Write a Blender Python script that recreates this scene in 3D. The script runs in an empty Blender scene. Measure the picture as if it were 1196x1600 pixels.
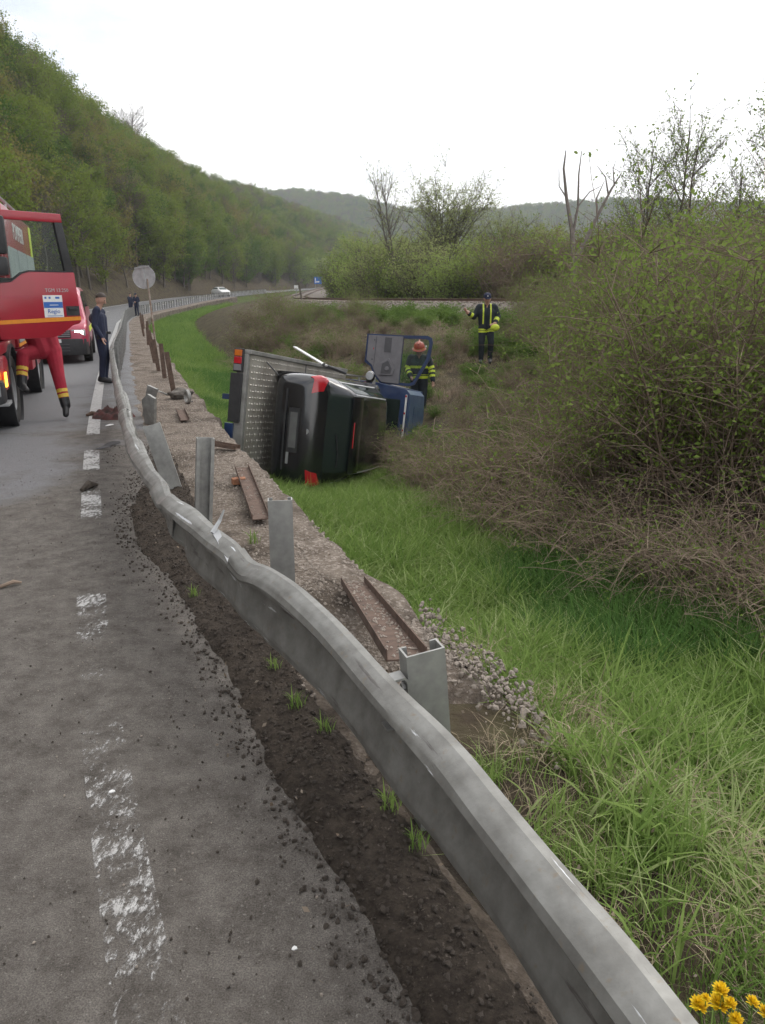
import bpy, bmesh, math, random
import numpy as np
from mathutils import Matrix, Vector
rng = np.random.default_rng(7); random.seed(7)
scene = bpy.context.scene
R = math.radians
# ------------------------------------------------------------------ camera, sky, sun, exposure
CAM_H = 1.75; PITCH = math.atan(340/1180)
cam = bpy.data.cameras.new('camera'); camo = bpy.data.objects.new('camera', cam)
scene.collection.objects.link(camo); scene.camera = camo
cam.sensor_fit = 'VERTICAL'; cam.sensor_height = 24.0; cam.lens = 1180/1600*24.0
cam.clip_start = 0.05; cam.clip_end = 6000
camo.location = (0, 0, CAM_H); camo.rotation_euler = (math.pi/2 - PITCH, 0, 0)

SUN_EL, SUN_AZ = R(48), R(35)          # azimuth from +Y towards +X
world = bpy.data.worlds.new('World'); scene.world = world; world.use_nodes = True
nt = world.node_tree; nt.nodes.clear()
def N(t, **k):
    n = nt.nodes.new(t)
    for a, b in k.items(): setattr(n, a, b)
    return n
sky = N('ShaderNodeTexSky', sky_type='NISHITA', sun_disc=False, sun_elevation=SUN_EL, sun_rotation=SUN_AZ)
sky.air_density = 1.0; sky.dust_density = 3.0
bg1 = N('ShaderNodeBackground'); bg1.inputs[1].default_value = 0.15
bg2 = N('ShaderNodeBackground'); bg2.inputs[0].default_value = (1.0, 0.985, 0.97, 1); bg2.inputs[1].default_value = 1.45
tc = N('ShaderNodeTexCoord'); mp = N('ShaderNodeMapping'); mp.inputs['Scale'].default_value = (1.2, 1.2, 3.6)
no = N('ShaderNodeTexNoise'); no.inputs['Scale'].default_value = 1.7; no.inputs['Detail'].default_value = 7; no.inputs['Roughness'].default_value = 0.55
rp = N('ShaderNodeValToRGB'); rp.color_ramp.elements[0].position = 0.36; rp.color_ramp.elements[0].color = (0.30, 0.30, 0.30, 1)
rp.color_ramp.elements[1].position = 0.56
mx = N('ShaderNodeMixShader'); wo = N('ShaderNodeOutputWorld')
L = nt.links.new
L(tc.outputs['Generated'], mp.inputs[0]); L(mp.outputs[0], no.inputs['Vector']); L(no.outputs['Fac'], rp.inputs[0])
L(sky.outputs[0], bg1.inputs[0]); L(rp.outputs[0], mx.inputs[0]); L(bg1.outputs[0], mx.inputs[1]); L(bg2.outputs[0], mx.inputs[2]); L(mx.outputs[0], wo.inputs[0])
sun = bpy.data.lights.new('sun', 'SUN'); suno = bpy.data.objects.new('sun', sun); scene.collection.objects.link(suno)
sun.energy = 1.0; sun.angle = R(25); sun.color = (1.0, 0.96, 0.9)
sd = Vector((math.sin(SUN_AZ)*math.cos(SUN_EL), math.cos(SUN_AZ)*math.cos(SUN_EL), math.sin(SUN_EL)))
suno.rotation_euler = sd.to_track_quat('Z', 'Y').to_euler(); suno.location = (0, 0, 60)
vs = scene.view_settings; vs.view_transform = 'Standard'; vs.look = 'None'; vs.exposure = 0.28; vs.gamma = 1.0; vs.use_curve_mapping = False
scene.cycles.use_adaptive_sampling = True; scene.cycles.adaptive_threshold = 0.025; scene.cycles.adaptive_min_samples = 16; scene.cycles.max_bounces = 4; scene.cycles.diffuse_bounces = 3; scene.cycles.glossy_bounces = 2; scene.cycles.transmission_bounces = 3; scene.cycles.transparent_max_bounces = 6; scene.cycles.volume_bounces = 0

# ------------------------------------------------------------------ helpers
def ray(x, y):
    a = (x-598)/1180; b = -(y-800)/1180; c, s = math.cos(PITCH), math.sin(PITCH)
    return np.array([a, c + b*s, -s + b*c])
def at_z(x, y, z): r = ray(x, y); t = (z-CAM_H)/r[2]; return np.array([0, 0, CAM_H]) + t*r
def at_d(x, y, d): return np.array([0, 0, CAM_H]) + d*ray(x, y)

def mesh(name, V, F, mats=None, smooth=False, mi=None):
    me = bpy.data.meshes.new(name)
    V = np.asarray(V, dtype=np.float32)
    if isinstance(F, np.ndarray):
        n, k = F.shape
        me.vertices.add(len(V)); me.vertices.foreach_set('co', V.ravel())
        me.loops.add(n*k); me.loops.foreach_set('vertex_index', F.astype(np.int32).ravel())
        me.polygons.add(n); me.polygons.foreach_set('loop_start', np.arange(0, n*k, k, dtype=np.int32))
        me.update(calc_edges=True)
    else:
        me.from_pydata(V.tolist(), [], [list(map(int, f)) for f in F]); me.update()
    if mats is not None:
        for m in (mats if isinstance(mats, (list, tuple)) else [mats]): me.materials.append(m)
    if mi is not None: me.polygons.foreach_set('material_index', np.asarray(mi, dtype=np.int32))
    if smooth: me.polygons.foreach_set('use_smooth', np.ones(len(me.polygons), dtype=bool))
    me.update(); return me
def obj(name, me, parent=None, loc=None, rot=None):
    o = bpy.data.objects.new(name, me); scene.collection.objects.link(o)
    if parent is not None: o.parent = parent
    if loc is not None: o.location = loc
    if rot is not None: o.rotation_euler = rot
    return o
def tag(o, label=None, cat=None, group=None, kind=None):
    if label: o['label'] = label
    if cat: o['category'] = cat
    if group: o['group'] = group
    if kind: o['kind'] = kind
    return o
def thing(name, label, cat, loc=(0, 0, 0), rot=(0, 0, 0), group=None):
    o = obj(name, None, None, loc, rot); o.empty_display_size = 0.3
    return tag(o, label, cat, group)
def copy_tree(o, parent=None):
    c = o.copy(); scene.collection.objects.link(c); c.parent = parent
    for ch in list(o.children): copy_tree(ch, c)
    return c

class MB:
    """collects shapes into one mesh"""
    def __init__(s): s.v = []; s.f = []; s.m = []; s.cur = 0
    def add(s, V, F, T=None):
        b = len(s.v)
        for p in V:
            p = Vector(p)
            s.v.append(tuple(T @ p if T is not None else p))
        for f in F: s.f.append([i+b for i in f]); s.m.append(s.cur)
        return s
    def box(s, x0, x1, y0, y1, z0, z1, T=None):
        V = [(x0,y0,z0),(x1,y0,z0),(x1,y1,z0),(x0,y1,z0),(x0,y0,z1),(x1,y0,z1),(x1,y1,z1),(x0,y1,z1)]
        return s.add(V, [(0,3,2,1),(4,5,6,7),(0,1,5,4),(1,2,6,5),(2,3,7,6),(3,0,4,7)], T)
    def prism(s, poly, a0, a1, axis='y', T=None):
        n = len(poly)
        def pt(p, a): return {'y': (p[0], a, p[1]), 'x': (a, p[0], p[1]), 'z': (p[0], p[1], a)}[axis]
        V = [pt(p, a0) for p in poly] + [pt(p, a1) for p in poly]
        F = [list(range(n))[::-1], list(range(n, 2*n))] + [(i, (i+1) % n, n+(i+1) % n, n+i) for i in range(n)]
        return s.add(V, F, T)
    def tube(s, P, r, n=8, T=None, cap=True):
        P = [Vector(p) for p in P]; m = len(P); rr = r if hasattr(r, '__len__') else [r]*m
        V = []; F = []; ref = Vector((0.31, 0.17, 0.93))
        for i in range(m):
            t = (P[min(i+1, m-1)] - P[max(i-1, 0)]).normalized()
            a = t.cross(ref)
            if a.length < 1e-3: a = t.cross(Vector((1, 0, 0)))
            a.normalize(); b = t.cross(a)
            for k in range(n):
                an = 2*math.pi*k/n; V.append(P[i] + (a*math.cos(an) + b*math.sin(an))*rr[i])
        for i in range(m-1):
            for k in range(n): F.append((i*n+k, i*n+(k+1) % n, (i+1)*n+(k+1) % n, (i+1)*n+k))
        if cap: F.append(list(range(n))[::-1]); F.append(list(range((m-1)*n, m*n)))
        return s.add(V, F, T)
    def lathe(s, prof, n=24, axis='x', T=None, c=(0, 0, 0)):
        V = []; F = []; m = len(prof)
        for (r, a) in prof:
            for k in range(n):
                t = 2*math.pi*k/n; u, w = r*math.cos(t), r*math.sin(t)
                V.append({'x': (a+c[0], u+c[1], w+c[2]), 'y': (u+c[0], a+c[1], w+c[2]), 'z': (u+c[0], w+c[1], a+c[2])}[axis])
        for i in range(m-1):
            for k in range(n): F.append((i*n+k, i*n+(k+1) % n, (i+1)*n+(k+1) % n, (i+1)*n+k))
        return s.add(V, F, T)
    def ball(s, c, r, n=10, T=None):
        r = r if hasattr(r, '__len__') else (r, r, r); V = []; F = []; m = n//2+1
        for i in range(m):
            a = math.pi*i/(m-1)
            for k in range(n):
                t = 2*math.pi*k/n; V.append((c[0]+r[0]*math.sin(a)*math.cos(t), c[1]+r[1]*math.sin(a)*math.sin(t), c[2]+r[2]*math.cos(a)))
        for i in range(m-1):
            for k in range(n): F.append((i*n+k, i*n+(k+1) % n, (i+1)*n+(k+1) % n, (i+1)*n+k))
        return s.add(V, F, T)
    def me(s, name, mats, smooth=False, bevel=0, fix=True):
        me = bpy.data.meshes.new(name); me.from_pydata(s.v, [], s.f)
        for m in (mats if isinstance(mats, (list, tuple)) else [mats]): me.materials.append(m)
        me.polygons.foreach_set('material_index', s.m)
        bm = bmesh.new(); bm.from_mesh(me)
        bmesh.ops.remove_doubles(bm, verts=bm.verts, dist=1e-5)
        if fix: bmesh.ops.recalc_face_normals(bm, faces=bm.faces)
        if bevel:
            ed = [e for e in bm.edges if len(e.link_faces) == 2 and e.calc_face_angle(0) > 0.6]
            bmesh.ops.bevel(bm, geom=ed, offset=bevel, segments=2, affect='EDGES', profile=0.6, clamp_overlap=True)
        bm.to_mesh(me); bm.free()
        if smooth:
            me.polygons.foreach_set('use_smooth', [True]*len(me.polygons))
            try: me.set_sharp_from_angle(angle=R(40))
            except Exception: pass
        me.update(); return me
    def build(s, name, mats, parent=None, smooth=False, bevel=0, loc=None, rot=None):
        return obj(name, s.me(name, mats, smooth, bevel), parent, loc, rot)

def tubes_np(paths, radii, n=3):
    """paths (B,M,3), radii (B,M) -> V, quads"""
    P = np.asarray(paths, float); B, M, _ = P.shape
    t = np.gradient(P, axis=1); t /= np.linalg.norm(t, axis=2, keepdims=True)+1e-9
    ref = np.where(np.abs(t[..., 2:3]) < 0.9, np.array([0, 0, 1.0]), np.array([1.0, 0, 0]))
    a = np.cross(t, ref); a /= np.linalg.norm(a, axis=2, keepdims=True)+1e-9; b = np.cross(t, a)
    an = 2*np.pi*np.arange(n)/n
    V = P[:, :, None] + (a[:, :, None]*np.cos(an)[None, None, :, None] + b[:, :, None]*np.sin(an)[None, None, :, None])*np.asarray(radii)[:, :, None, None]
    idx = np.arange(B*M*n).reshape(B, M, n)
    i0 = idx[:, :-1]; i1 = idx[:, 1:]
    F = np.stack([i0, np.roll(i0, -1, 2), np.roll(i1, -1, 2), i1], -1).reshape(-1, 4)
    return V.reshape(-1, 3), F
def leaves_np(pos, size, g, aspect=0.55, up=0.3):
    n = len(pos); d = g.normal(size=(n, 3)); d[:, 2] += up; d /= np.linalg.norm(d, axis=1, keepdims=True)
    q = g.normal(size=(n, 3)); w = np.cross(d, q); w /= np.linalg.norm(w, axis=1, keepdims=True)
    nn = np.cross(d, w); s = np.asarray(size).reshape(-1, 1)
    V = np.stack([pos, pos + d*s*0.5 + w*s*aspect*0.5 + nn*s*0.08, pos + d*s, pos + d*s*0.5 - w*s*aspect*0.5 + nn*s*0.08], 1)
    return V.reshape(-1, 3), np.arange(4*n).reshape(n, 4)
def cat_vf(parts):
    V = []; F = []; b = 0
    for v, f in parts: V.append(v); F.append(f+b); b += len(v)
    return np.concatenate(V), np.concatenate(F)
_tab = np.random.default_rng(3).random((256, 256))
def vnoise(x, y, sc=1.0, oct=3):
    out = 0; amp = 1; tot = 0
    for o in range(oct):
        X = np.asarray(x)*sc*2**o + 17.3*o; Y = np.asarray(y)*sc*2**o + 5.1*o
        i = np.floor(X).astype(int); j = np.floor(Y).astype(int); fx = X-i; fy = Y-j
        fx = fx*fx*(3-2*fx); fy = fy*fy*(3-2*fy)
        T = lambda a, b: _tab[a % 256, b % 256]
        out = out + amp*((T(i, j)*(1-fx)+T(i+1, j)*fx)*(1-fy) + (T(i, j+1)*(1-fx)+T(i+1, j+1)*fx)*fy)
        tot += amp; amp *= 0.5
    return out/tot - 0.5

# ------------------------------------------------------------------ materials
def base_mat(name):
    m = bpy.data.materials.new(name); m.use_nodes = True; t = m.node_tree; t.nodes.clear()
    out = t.nodes.new('ShaderNodeOutputMaterial'); b = t.nodes.new('ShaderNodeBsdfPrincipled'); t.links.new(b.outputs[0], out.inputs[0])
    return m, t, b, out
def c4(c): return (c[0], c[1], c[2], 1)
def noise_col(t, c1, c2, scale, detail=5, lo=0.35, hi=0.65, coord='Object', stretch=None, rough=0.6):
    tc = t.nodes.new('ShaderNodeTexCoord'); no = t.nodes.new('ShaderNodeTexNoise')
    no.inputs['Scale'].default_value = scale; no.inputs['Detail'].default_value = detail; no.inputs['Roughness'].default_value = rough
    src = tc.outputs[coord]
    if stretch:
        mpn = t.nodes.new('ShaderNodeMapping'); mpn.inputs['Scale'].default_value = stretch; t.links.new(src, mpn.inputs[0]); src = mpn.outputs[0]
    t.links.new(src, no.inputs['Vector'])
    r = t.nodes.new('ShaderNodeMapRange'); r.inputs[1].default_value = lo; r.inputs[2].default_value = hi
    t.links.new(no.outputs['Fac'], r.inputs[0])
    mixn = t.nodes.new('ShaderNodeMix'); mixn.data_type = 'RGBA'
    t.links.new(r.outputs[0], mixn.inputs['Factor'])
    for s, c in ((6, c1), (7, c2)):
        if hasattr(c, 'is_linked'): t.links.new(c, mixn.inputs[s])
        else: mixn.inputs[s].default_value = c4(c)
    return mixn.outputs[2], no.outputs['Fac'], r.outputs[0]
def mixc(t, fac, c1, c2):
    mixn = t.nodes.new('ShaderNodeMix'); mixn.data_type = 'RGBA'; t.links.new(fac, mixn.inputs['Factor'])
    for s, c in ((6, c1), (7, c2)):
        if hasattr(c, 'is_linked'): t.links.new(c, mixn.inputs[s])
        else: mixn.inputs[s].default_value = c4(c)
    return mixn.outputs[2]
def math_n(t, op, a, b=None, clamp=False):
    n = t.nodes.new('ShaderNodeMath'); n.operation = op; n.use_clamp = clamp
    for i, v in enumerate((a, b)):
        if v is None: continue
        if hasattr(v, 'is_linked'): t.links.new(v, n.inputs[i])
        else: n.inputs[i].default_value = v
    return n.outputs[0]
def bump(t, b, h, strength, dist=0.02):
    n = t.nodes.new('ShaderNodeBump'); n.inputs['Strength'].default_value = strength; n.inputs['Distance'].default_value = dist
    t.links.new(h, n.inputs['Height']); t.links.new(n.outputs[0], b.inputs['Normal'])
def attr(t, name):
    n = t.nodes.new('ShaderNodeAttribute'); n.attribute_name = name; return n.outputs['Fac']
def mk(name, c1, c2=None, scale=6, rough=0.7, metal=0.0, bmp=0.0, bdist=0.01, lo=0.35, hi=0.65, detail=5, stretch=None, spec=0.5, coat=0.0, rvar=0.0):
    m, t, b, _ = base_mat(name)
    b.inputs['Roughness'].default_value = rough; b.inputs['Metallic'].default_value = metal; b.inputs['Specular IOR Level'].default_value = spec
    if coat: b.inputs['Coat Weight'].default_value = coat; b.inputs['Coat Roughness'].default_value = 0.08
    if c2 is None: c2 = tuple(x*0.8 for x in c1)
    col, fac, r = noise_col(t, c1, c2, scale, detail, lo, hi, stretch=stretch)
    t.links.new(col, b.inputs['Base Color'])
    if rvar: t.links.new(math_n(t, 'ADD', math_n(t, 'MULTIPLY', fac, rvar), rough - rvar*0.5), b.inputs['Roughness'])
    if bmp: bump(t, b, fac, bmp, bdist)
    return m
def leaf_mat(name, c1, c2, trans=0.35, rnd=0.5):
    """colour varies from leaf to leaf and from plant to plant"""
    m, t, b, out = base_mat(name); t.nodes.remove(b)
    g = t.nodes.new('ShaderNodeNewGeometry'); oi = t.nodes.new('ShaderNodeObjectInfo')
    f = math_n(t, 'ADD', math_n(t, 'MULTIPLY', g.outputs['Random Per Island'], 1-rnd), math_n(t, 'MULTIPLY', oi.outputs['Random'], rnd))
    col = mixc(t, f, c1, c2)
    d = t.nodes.new('ShaderNodeBsdfDiffuse'); tr = t.nodes.new('ShaderNodeBsdfTranslucent'); mxs = t.nodes.new('ShaderNodeMixShader')
    mxs.inputs[0].default_value = trans
    t.links.new(col, d.inputs[0]); t.links.new(col, tr.inputs[0]); t.links.new(d.outputs[0], mxs.inputs[1]); t.links.new(tr.outputs[0], mxs.inputs[2])
    t.links.new(mxs.outputs[0], out.inputs[0]); return m
def glass_mat(name, tint=(0.6, 0.65, 0.65), clear=0.6, rough=0.03):
    m, t, b, out = base_mat(name)
    b.inputs['Base Color'].default_value = c4(tuple(x*0.11 for x in tint)); b.inputs['Roughness'].default_value = rough
    tr = t.nodes.new('ShaderNodeBsdfTransparent'); tr.inputs[0].default_value = c4(tint)
    mxs = t.nodes.new('ShaderNodeMixShader'); mxs.inputs[0].default_value = clear
    t.links.new(b.outputs[0], mxs.inputs[1]); t.links.new(tr.outputs[0], mxs.inputs[2]); t.links.new(mxs.outputs[0], out.inputs[0]); return m
def emit_mat(name, c, s):
    m, t, b, out = base_mat(name); b.inputs['Base Color'].default_value = c4(c); b.inputs['Emission Color'].default_value = c4(c); b.inputs['Emission Strength'].default_value = s
    return m

M = {}
M['galv'] = mk('galvanised_steel', (0.40, 0.40, 0.385), (0.27, 0.27, 0.26), scale=9, rough=0.5, metal=0.55, bmp=0.06, rvar=0.3)
M['galv_dirty'] = mk('scratched_steel', (0.36, 0.355, 0.34), (0.23, 0.225, 0.21), scale=5, rough=0.55, metal=0.45, bmp=0.1, rvar=0.3, stretch=(1, 1, 1))
M['rust'] = mk('rusty_steel', (0.085, 0.055, 0.042), (0.16, 0.108, 0.082), scale=14, rough=0.9, bmp=0.3)
M['rustdirt'] = mk('rusty_gritty_steel', (0.24, 0.17, 0.125), (0.10, 0.06, 0.045), scale=22, rough=0.95, bmp=0.5)
M['red'] = mk('red_paint', (0.36, 0.012, 0.03), (0.31, 0.012, 0.026), scale=3, rough=0.35, coat=0.5)
M['pink'] = mk('faded_red_paint', (0.42, 0.03, 0.075), (0.36, 0.025, 0.06), scale=3, rough=0.3, coat=0.6)
M['orange'] = mk('orange_tape', (0.72, 0.26, 0.02), (0.62, 0.22, 0.02), scale=20, rough=0.4)
M['yellow'] = mk('fluorescent_yellow', (0.62, 0.72, 0.05), (0.5, 0.6, 0.05), scale=20, rough=0.5)
M['yellow2'] = mk('yellow_band', (0.72, 0.5, 0.06), (0.6, 0.4, 0.05), scale=20, rough=0.5)
M['blackpl'] = mk('black_plastic', (0.02, 0.02, 0.022), (0.035, 0.035, 0.037), scale=8, rough=0.55, bmp=0.05)
M['rubber'] = mk('tyre_rubber', (0.022, 0.021, 0.02), (0.045, 0.042, 0.038), scale=6, rough=0.85, bmp=0.1)
M['silver'] = mk('silver_metal', (0.5, 0.51, 0.52), (0.4, 0.41, 0.42), scale=5, rough=0.4, metal=0.6)
M['shutter'] = mk('roller_shutter', (0.42, 0.46, 0.46), (0.34, 0.38, 0.39), scale=4, rough=0.45, metal=0.3)
M['white'] = mk('white_paint', (0.78, 0.78, 0.77), (0.66, 0.66, 0.65), scale=6, rough=0.4)
M['blue'] = mk('blue_sticker', (0.03, 0.12, 0.42), (0.04, 0.14, 0.45), scale=6, rough=0.4)
M['dblue'] = mk('dark_blue_paint', (0.015, 0.03, 0.085), (0.02, 0.045, 0.12), scale=4, rough=0.35, coat=0.4)
M['roofblue'] = mk('dusty_blue_paint', (0.035, 0.075, 0.155), (0.08, 0.13, 0.20), scale=5, rough=0.45, coat=0.2)
M['trim'] = mk('grey_door_trim', (0.19, 0.185, 0.195), (0.155, 0.15, 0.16), scale=6, rough=0.7, bmp=0.05)
M['trimdark'] = mk('dark_grey_trim', (0.09, 0.088, 0.095), (0.075, 0.074, 0.08), scale=6, rough=0.7)
M['checker'] = mk('worn_aluminium_plate', (0.43, 0.405, 0.36), (0.27, 0.245, 0.21), scale=2.6, rough=0.5, metal=0.25, bmp=0.05, rvar=0.3)
M['black_car'] = mk('black_car_paint', (0.006, 0.007, 0.010), (0.010, 0.011, 0.014), scale=4, rough=0.22, coat=1.0)
M['lampred'] = mk('red_lamp_lens', (0.50, 0.012, 0.025), (0.40, 0.01, 0.02), scale=8, rough=0.15, coat=0.8)
M['lampamber'] = mk('amber_lamp_lens', (0.6, 0.16, 0.02), (0.5, 0.12, 0.02), scale=8, rough=0.2, coat=0.5)
M['carglass'] = glass_mat('tinted_car_glass', (0.30, 0.42, 0.38), 0.30, 0.03)
M['doorglass'] = glass_mat('door_glass', (0.9, 0.96, 0.94), 0.86, 0.03)
M['darkin'] = mk('dark_interior', (0.012, 0.012, 0.013), (0.02, 0.02, 0.02), rough=0.9)
M['lamp_on'] = emit_mat('lit_headlamp', (1.0, 0.9, 0.72), 9.0)
M['amber_on'] = emit_mat('lit_indicator', (1.0, 0.45, 0.05), 3.0)
M['plate'] = mk('number_plate_back', (0.13, 0.135, 0.13), (0.10, 0.10, 0.10), rough=0.5)
M['skin'] = mk('skin', (0.47, 0.285, 0.215), (0.40, 0.225, 0.165), scale=12, rough=0.55)
M['hair'] = mk('dark_hair', (0.03, 0.02, 0.014), (0.05, 0.032, 0.022), scale=40, rough=0.6)
M['navy'] = mk('navy_uniform_cloth', (0.012, 0.017, 0.042), (0.018, 0.024, 0.055), scale=9, rough=0.85, bmp=0.35, bdist=0.02)
M['turnout'] = mk('black_turnout_cloth', (0.013, 0.018, 0.024), (0.021, 0.028, 0.035), scale=9, rough=0.85, bmp=0.35, bdist=0.02)
M['turngreen'] = mk('dark_green_cloth', (0.015, 0.032, 0.032), (0.02, 0.04, 0.04), scale=9, rough=0.85, bmp=0.3)
M['medred'] = mk('red_trouser_cloth', (0.36, 0.012, 0.035), (0.27, 0.01, 0.025), scale=8, rough=0.8, bmp=0.4, bdist=0.02)
M['boot'] = mk('black_boot', (0.012, 0.012, 0.014), (0.02, 0.02, 0.022), rough=0.45)
M['helmet'] = mk('red_helmet_shell', (0.48, 0.045, 0.02), (0.55, 0.08, 0.03), scale=8, rough=0.35, coat=0.4)
M['cloth_debris'] = mk('dark_red_cloth', (0.13, 0.045, 0.042), (0.05, 0.04, 0.036), scale=9, rough=0.95, bmp=0.4)
M['sign_back'] = mk('grey_sign_back', (0.47, 0.48, 0.49), (0.36, 0.37, 0.38), scale=8, rough=0.5, metal=0.3)
M['brick'] = mk('orange_brick', (0.36, 0.17, 0.09), (0.27, 0.12, 0.07), scale=30, rough=0.95, bmp=0.5)
M['concrete'] = mk('rough_concrete', (0.30, 0.265, 0.235), (0.16, 0.14, 0.12), scale=14, rough=0.95, bmp=0.9, bdist=0.03, detail=8)
M['bark'] = mk('grey_bark', (0.15, 0.128, 0.105), (0.085, 0.072, 0.058), scale=12, rough=0.95, bmp=0.3)
M['twig'] = mk('dry_twig', (0.27, 0.205, 0.155), (0.15, 0.11, 0.082), scale=3, rough=0.95)
M['cane'] = mk('dry_cane', (0.38, 0.30, 0.225), (0.21, 0.15, 0.11), scale=3, rough=0.95)
M['straw'] = mk('dry_straw', (0.42, 0.35, 0.24), (0.28, 0.22, 0.15), scale=5, rough=0.95)
M['leafA'] = leaf_mat('shrub_leaf', (0.13, 0.21, 0.045), (0.26, 0.335, 0.09), 0.42, 0.45)
M['leafB'] = leaf_mat('low_leaf', (0.10, 0.17, 0.042), (0.19, 0.27, 0.08))
M['leafH'] = leaf_mat('hill_leaf', (0.135, 0.20, 0.04), (0.24, 0.29, 0.065), 0.4, 0.6)
M['leafHy'] = leaf_mat('hill_leaf_olive', (0.22, 0.235, 0.06), (0.25, 0.215, 0.08), 0.4, 0.6)
M['leafHd'] = leaf_mat('hill_leaf_deep', (0.085, 0.15, 0.035), (0.13, 0.195, 0.045), 0.4, 0.6)
M['leafW'] = leaf_mat('willow_leaf', (0.27, 0.33, 0.11), (0.36, 0.39, 0.17), 0.45, 0.4)
M['leafS'] = leaf_mat('spring_leaf', (0.22, 0.32, 0.08), (0.33, 0.40, 0.13), 0.45, 0.5)
M['leafbrown'] = leaf_mat('brown_bud', (0.22, 0.165, 0.12), (0.165, 0.125, 0.09), 0.2, 0.5)
M['grassA'] = leaf_mat('grass_blade', (0.125, 0.215, 0.05), (0.28, 0.385, 0.115), 0.45, 0.4)
M['grassB'] = leaf_mat('pale_grass_blade', (0.30, 0.39, 0.13), (0.42, 0.48, 0.24), 0.45, 0.4)
M['grassD'] = leaf_mat('dark_grass_blade', (0.075, 0.165, 0.045), (0.14, 0.25, 0.07), 0.45, 0.4)
M['clod'] = mk('soil_clod', (0.045, 0.036, 0.029), (0.085, 0.069, 0.056), scale=30, rough=0.97, bmp=0.6)
M['pebble'] = mk('pale_pebble', (0.40, 0.35, 0.30), (0.22, 0.185, 0.155), scale=25, rough=0.95, bmp=0.4)
M['ballast'] = mk('ballast_stone', (0.30, 0.26, 0.225), (0.15, 0.125, 0.105), scale=2.0, rough=0.95, bmp=0.4)
M['sleeper'] = mk('concrete_sleeper', (0.26, 0.22, 0.18), (0.18, 0.15, 0.12), scale=8, rough=0.9)
M['dandelion'] = mk('dandelion_yellow', (0.88, 0.66, 0.01), (0.80, 0.50, 0.01), scale=60, rough=0.7)
M['signblue'] = mk('sign_blue', (0.02, 0.13, 0.50), (0.03, 0.16, 0.55), rough=0.4)

# ------------------------------------------------------------------ plan of the place: road edge line, railway, heights
EL = np.array([(2.9,-6.0),(1.5,-3.0),(0.16,0.0),(-0.6,1.63),(-0.93,2.33),(-1.25,3.0),(-1.67,4.06),(-2.86,7.21),(-3.44,8.81),(-4.53,11.92),(-6.16,16.7),(-9.35,26.44),
     (-13.9,40.5),(-17.0,50.0),(-19.3,58.0),(-21.2,66.0),(-22.6,75.0),(-23.6,85.0),(-24.3,100.0),(-24.8,130.0),(-24.6,200.0),(-22.5,260.0),(-14,360.0),(12,560.0),(70,900.0)])
TL = np.array([(120,-30.0),(60,6.0),(30,24.0),(14.5,32.5),(8.6,36.0),(3.5,41.0),(-1.8,51.0),(-7.2,71.0),(-11.2,104.0),(-14,156.0),(-14.5,229.0),(-10,330.0),(8,480.0),(60,800.0)])
def smooth_poly(P, step):
    d = np.r_[0, np.cumsum(np.linalg.norm(np.diff(P, axis=0), axis=1))]; s = np.arange(0, d[-1], step)
    Q = np.stack([np.interp(s, d, P[:, k]) for k in range(2)], 1)
    w = max(3, int(2.0/step)|1)
    for _ in range(3):
        k = np.ones(w)/w; Qp = np.pad(Q, ((w//2, w//2), (0, 0)), mode='reflect', reflect_type='odd')
        Q = np.stack([np.convolve(Qp[:, j], k, 'valid') for j in range(2)], 1)
    return Q
ROADF = smooth_poly(EL, 0.25); TRACKF = smooth_poly(TL, 0.5)
def thin(P):
    d = np.hypot(P[:, 0], P[:, 1]); keep = []; last = -9
    for i in range(len(P)):
        if i - last >= max(1, int(d[i]*0.12)): keep.append(i); last = i
    return P[keep]
ROADP = thin(ROADF); TRACKP = thin(TRACKF)
def poly_uv(x, y, P):
    """signed offset (right of travel positive) and the Y of the nearest point"""
    x = np.atleast_1d(np.asarray(x, float)).ravel(); y = np.atleast_1d(np.asarray(y, float)).ravel()
    A = P[:-1]; D = P[1:]-P[:-1]; LL = (D**2).sum(1); u = np.empty_like(x); ny = np.empty_like(x); ti = np.empty_like(x)
    for c in range(0, len(x), 20000):
        X = x[c:c+20000, None]-A[None, :, 0]; Y = y[c:c+20000, None]-A[None, :, 1]
        t = np.clip((X*D[:, 0]+Y*D[:, 1])/LL, 0, 1); ex = X-t*D[:, 0]; ey = Y-t*D[:, 1]; d2 = ex*ex+ey*ey
        i = d2.argmin(1); r = np.arange(len(i)); d = np.sqrt(d2[r, i])
        sg = np.where(D[i, 1]*ex[r, i]-D[i, 0]*ey[r, i] >= 0, 1, -1)
        u[c:c+20000] = d*sg; ny[c:c+20000] = A[i, 1]+t[r, i]*D[i, 1]; ti[c:c+20000] = A[i, 0]+t[r, i]*D[i, 0]
    return u, ny, ti
def road_z(Y): return np.interp(Y, [0, 50, 70, 86, 104, 120, 160, 250, 400, 900], [0, 0, .1, .35, .9, 1.3, 2.0, 3.2, 6, 16])
def rail_top(Y): return np.interp(Y, [-30, 30, 52, 72, 104, 156, 208, 300, 800], [1.75, 1.58, 1.5, 1.48, 1.6, 2.5, 3.75, 5.6, 17])
WALL_U = 1.68
def ditch_u(Y): return np.interp(Y, [0, 4, 8, 12, 17, 25, 50, 80, 120], [4.4, 4.2, 4.1, 4.4, 5.0, 5.0, 4.5, 4.0, 3.5])
def ditch_z(Y): return np.interp(Y, [0, 3, 6, 11, 15, 18, 25, 40, 70, 110], [-.55, -.8, -1.03, -1.36, -1.95, -2.1, -1.7, -1.4, -1.1, -.8])
def sstep(t): t = np.clip(t, 0, 1); return t*t*(3-2*t)
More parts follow.
